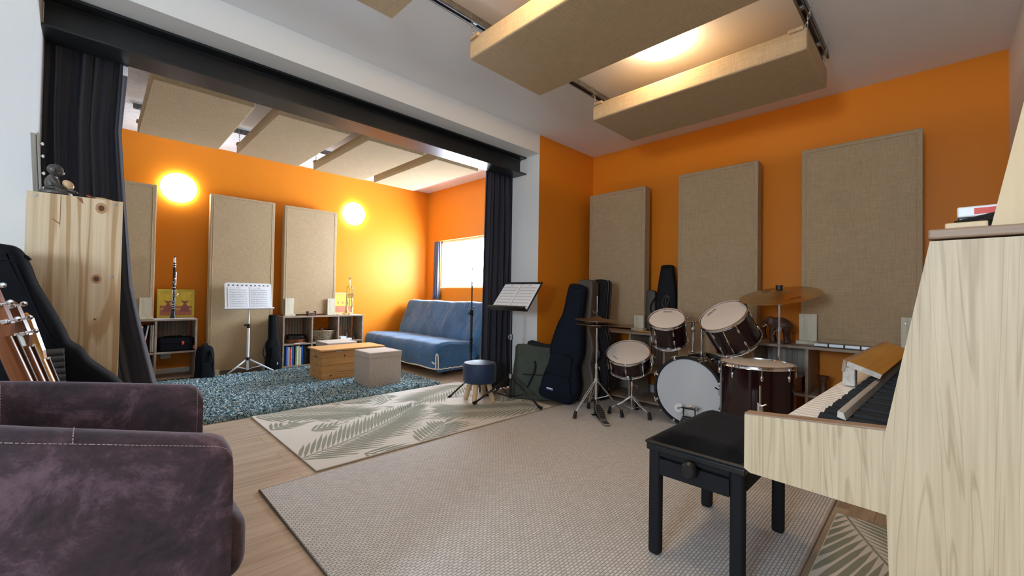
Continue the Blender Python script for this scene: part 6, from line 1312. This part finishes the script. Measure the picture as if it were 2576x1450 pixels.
for i, p in enumerate(UP):
    a = UP[max(i-1, 0)]; b_ = UP[min(i+1, n-1)]; tg = (b_-a).normalized(); nr = Vector((tg.y, -tg.x, 0))      # inward side is -nr
    if nr.dot(p-Vector((0, 1.54, 0))) < 0: nr = -nr
    f = i/(n-1); zt_ = top_z(p.x, False)*(1-min(1, max(0, (f-0.4)/0.2)))+top_z(p.x, True)*min(1, max(0, (f-0.4)/0.2))
    fr = min(i, n-1-i); endf = 0.0 if fr > 1 else (0.030 if fr == 0 else 0.006)
    zt_ -= endf*0.9; th = TH-endf*0.25
    prof = [(th*0.92, 0.06), (th, 0.20), (th, 0.45), (th+0.004, zt_-0.12), (th+0.001, zt_-0.05)]+[(th*cos(q), zt_-0.05+0.05*sin(q)) for q in [pi*j/10 for j in range(1, 10)]]+[(-th-0.001, zt_-0.05), (-th-0.002, zt_-0.12), (-th, 0.45), (-th, 0.20), (-th*0.92, 0.06)]
    rows.append([p+nr*o_+Vector((0, 0, z)) for o_, z in prof])
m = len(rows[0]); vs = [Vector((v.x+OX, v.y+OY, v.z)) for r in rows for v in r]
k.add(vs, [[i*m+j, (i+1)*m+j, (i+1)*m+j+1, i*m+j+1] for i in range(n-1) for j in range(m-1)], smooth=True)
k.add(vs[:m], [list(range(m))], smooth=False); k.add(vs[-m:], [list(range(m))], smooth=False)
k.add([v for i in range(n) for v in (vs[i*m], vs[i*m+m-1])], [[2*i, 2*i+1, 2*i+3, 2*i+2] for i in range(n-1)], smooth=False)
o = k.link('shell', 'suede', t)
def seam(pts, nm='stitching', r=0.0009, dash=0.0072):
    k = MB(); pts = [Vector(p) for p in pts]; acc = 0
    for a, b_ in zip(pts, pts[1:]):
        L_ = (b_-a).length; q = 0
        while q < L_-dash*0.3:
            e = min(L_, q+dash*0.68); k.tube([a.lerp(b_, q/L_), a.lerp(b_, e/L_)], r, 5); q += dash
    o = k.link(nm, 'thread', t); o['kind'] = 'stuff'; return o
jt = 6
seam([Vector((rows[i][jt].x+OX, rows[i][jt].y+OY, rows[i][jt].z+0.0012)) for i in range(0, 34)])
ii = 11
seam([Vector((v.x+OX, v.y+OY, v.z))+Vector((0, -0.001, 0.0015)) for v in rows[ii][6:12]])
jn = 15
for ii in (n-2, n-1-18, n-1-36):
    seam([Vector((v.x+OX, v.y+OY, v.z))+Vector((0, -0.0015 if ii > n-25 else 0, 0.0005)) for v in rows[ii][10:17]])
seam([Vector((rows[i][m-8].x+OX, rows[i][m-8].y+OY-0.001, rows[i][m-8].z)) for i in range(n-2, n-1)]+[Vector((rows[n-1][m-4].x+OX, rows[n-1][m-4].y+OY-0.002, rows[n-1][m-4].z))])
k = MB(); k.b2((-0.36+OX, 1.25+OY, 0.08), (0.268+OX, 1.83+OY, 0.27), 0.035, 4); k.s = [True]*len(k.s); k.link('seat_base', 'suede', t)
k = MB()
def cush(u, v):
    a = (u-0.5)*2; b_ = (v-0.5)*2; return None
k.b2((-0.34+OX, 1.247+OY, 0.25), (0.296+OX, 1.833+OY, 0.43), 0.055, 5); k.s = [True]*len(k.s); k.link('seat_cushion', 'suede', t)
for (x, y) in ((0.2, 1.27), (0.2, 1.80), (-0.32, 1.36), (-0.32, 1.72)):
    k = MB(); k.cyl((x+OX, y+OY, 0), (x+OX, y+OY, 0.085), 0.018, 0.024, seg=16); k.link('foot', 'black', t)
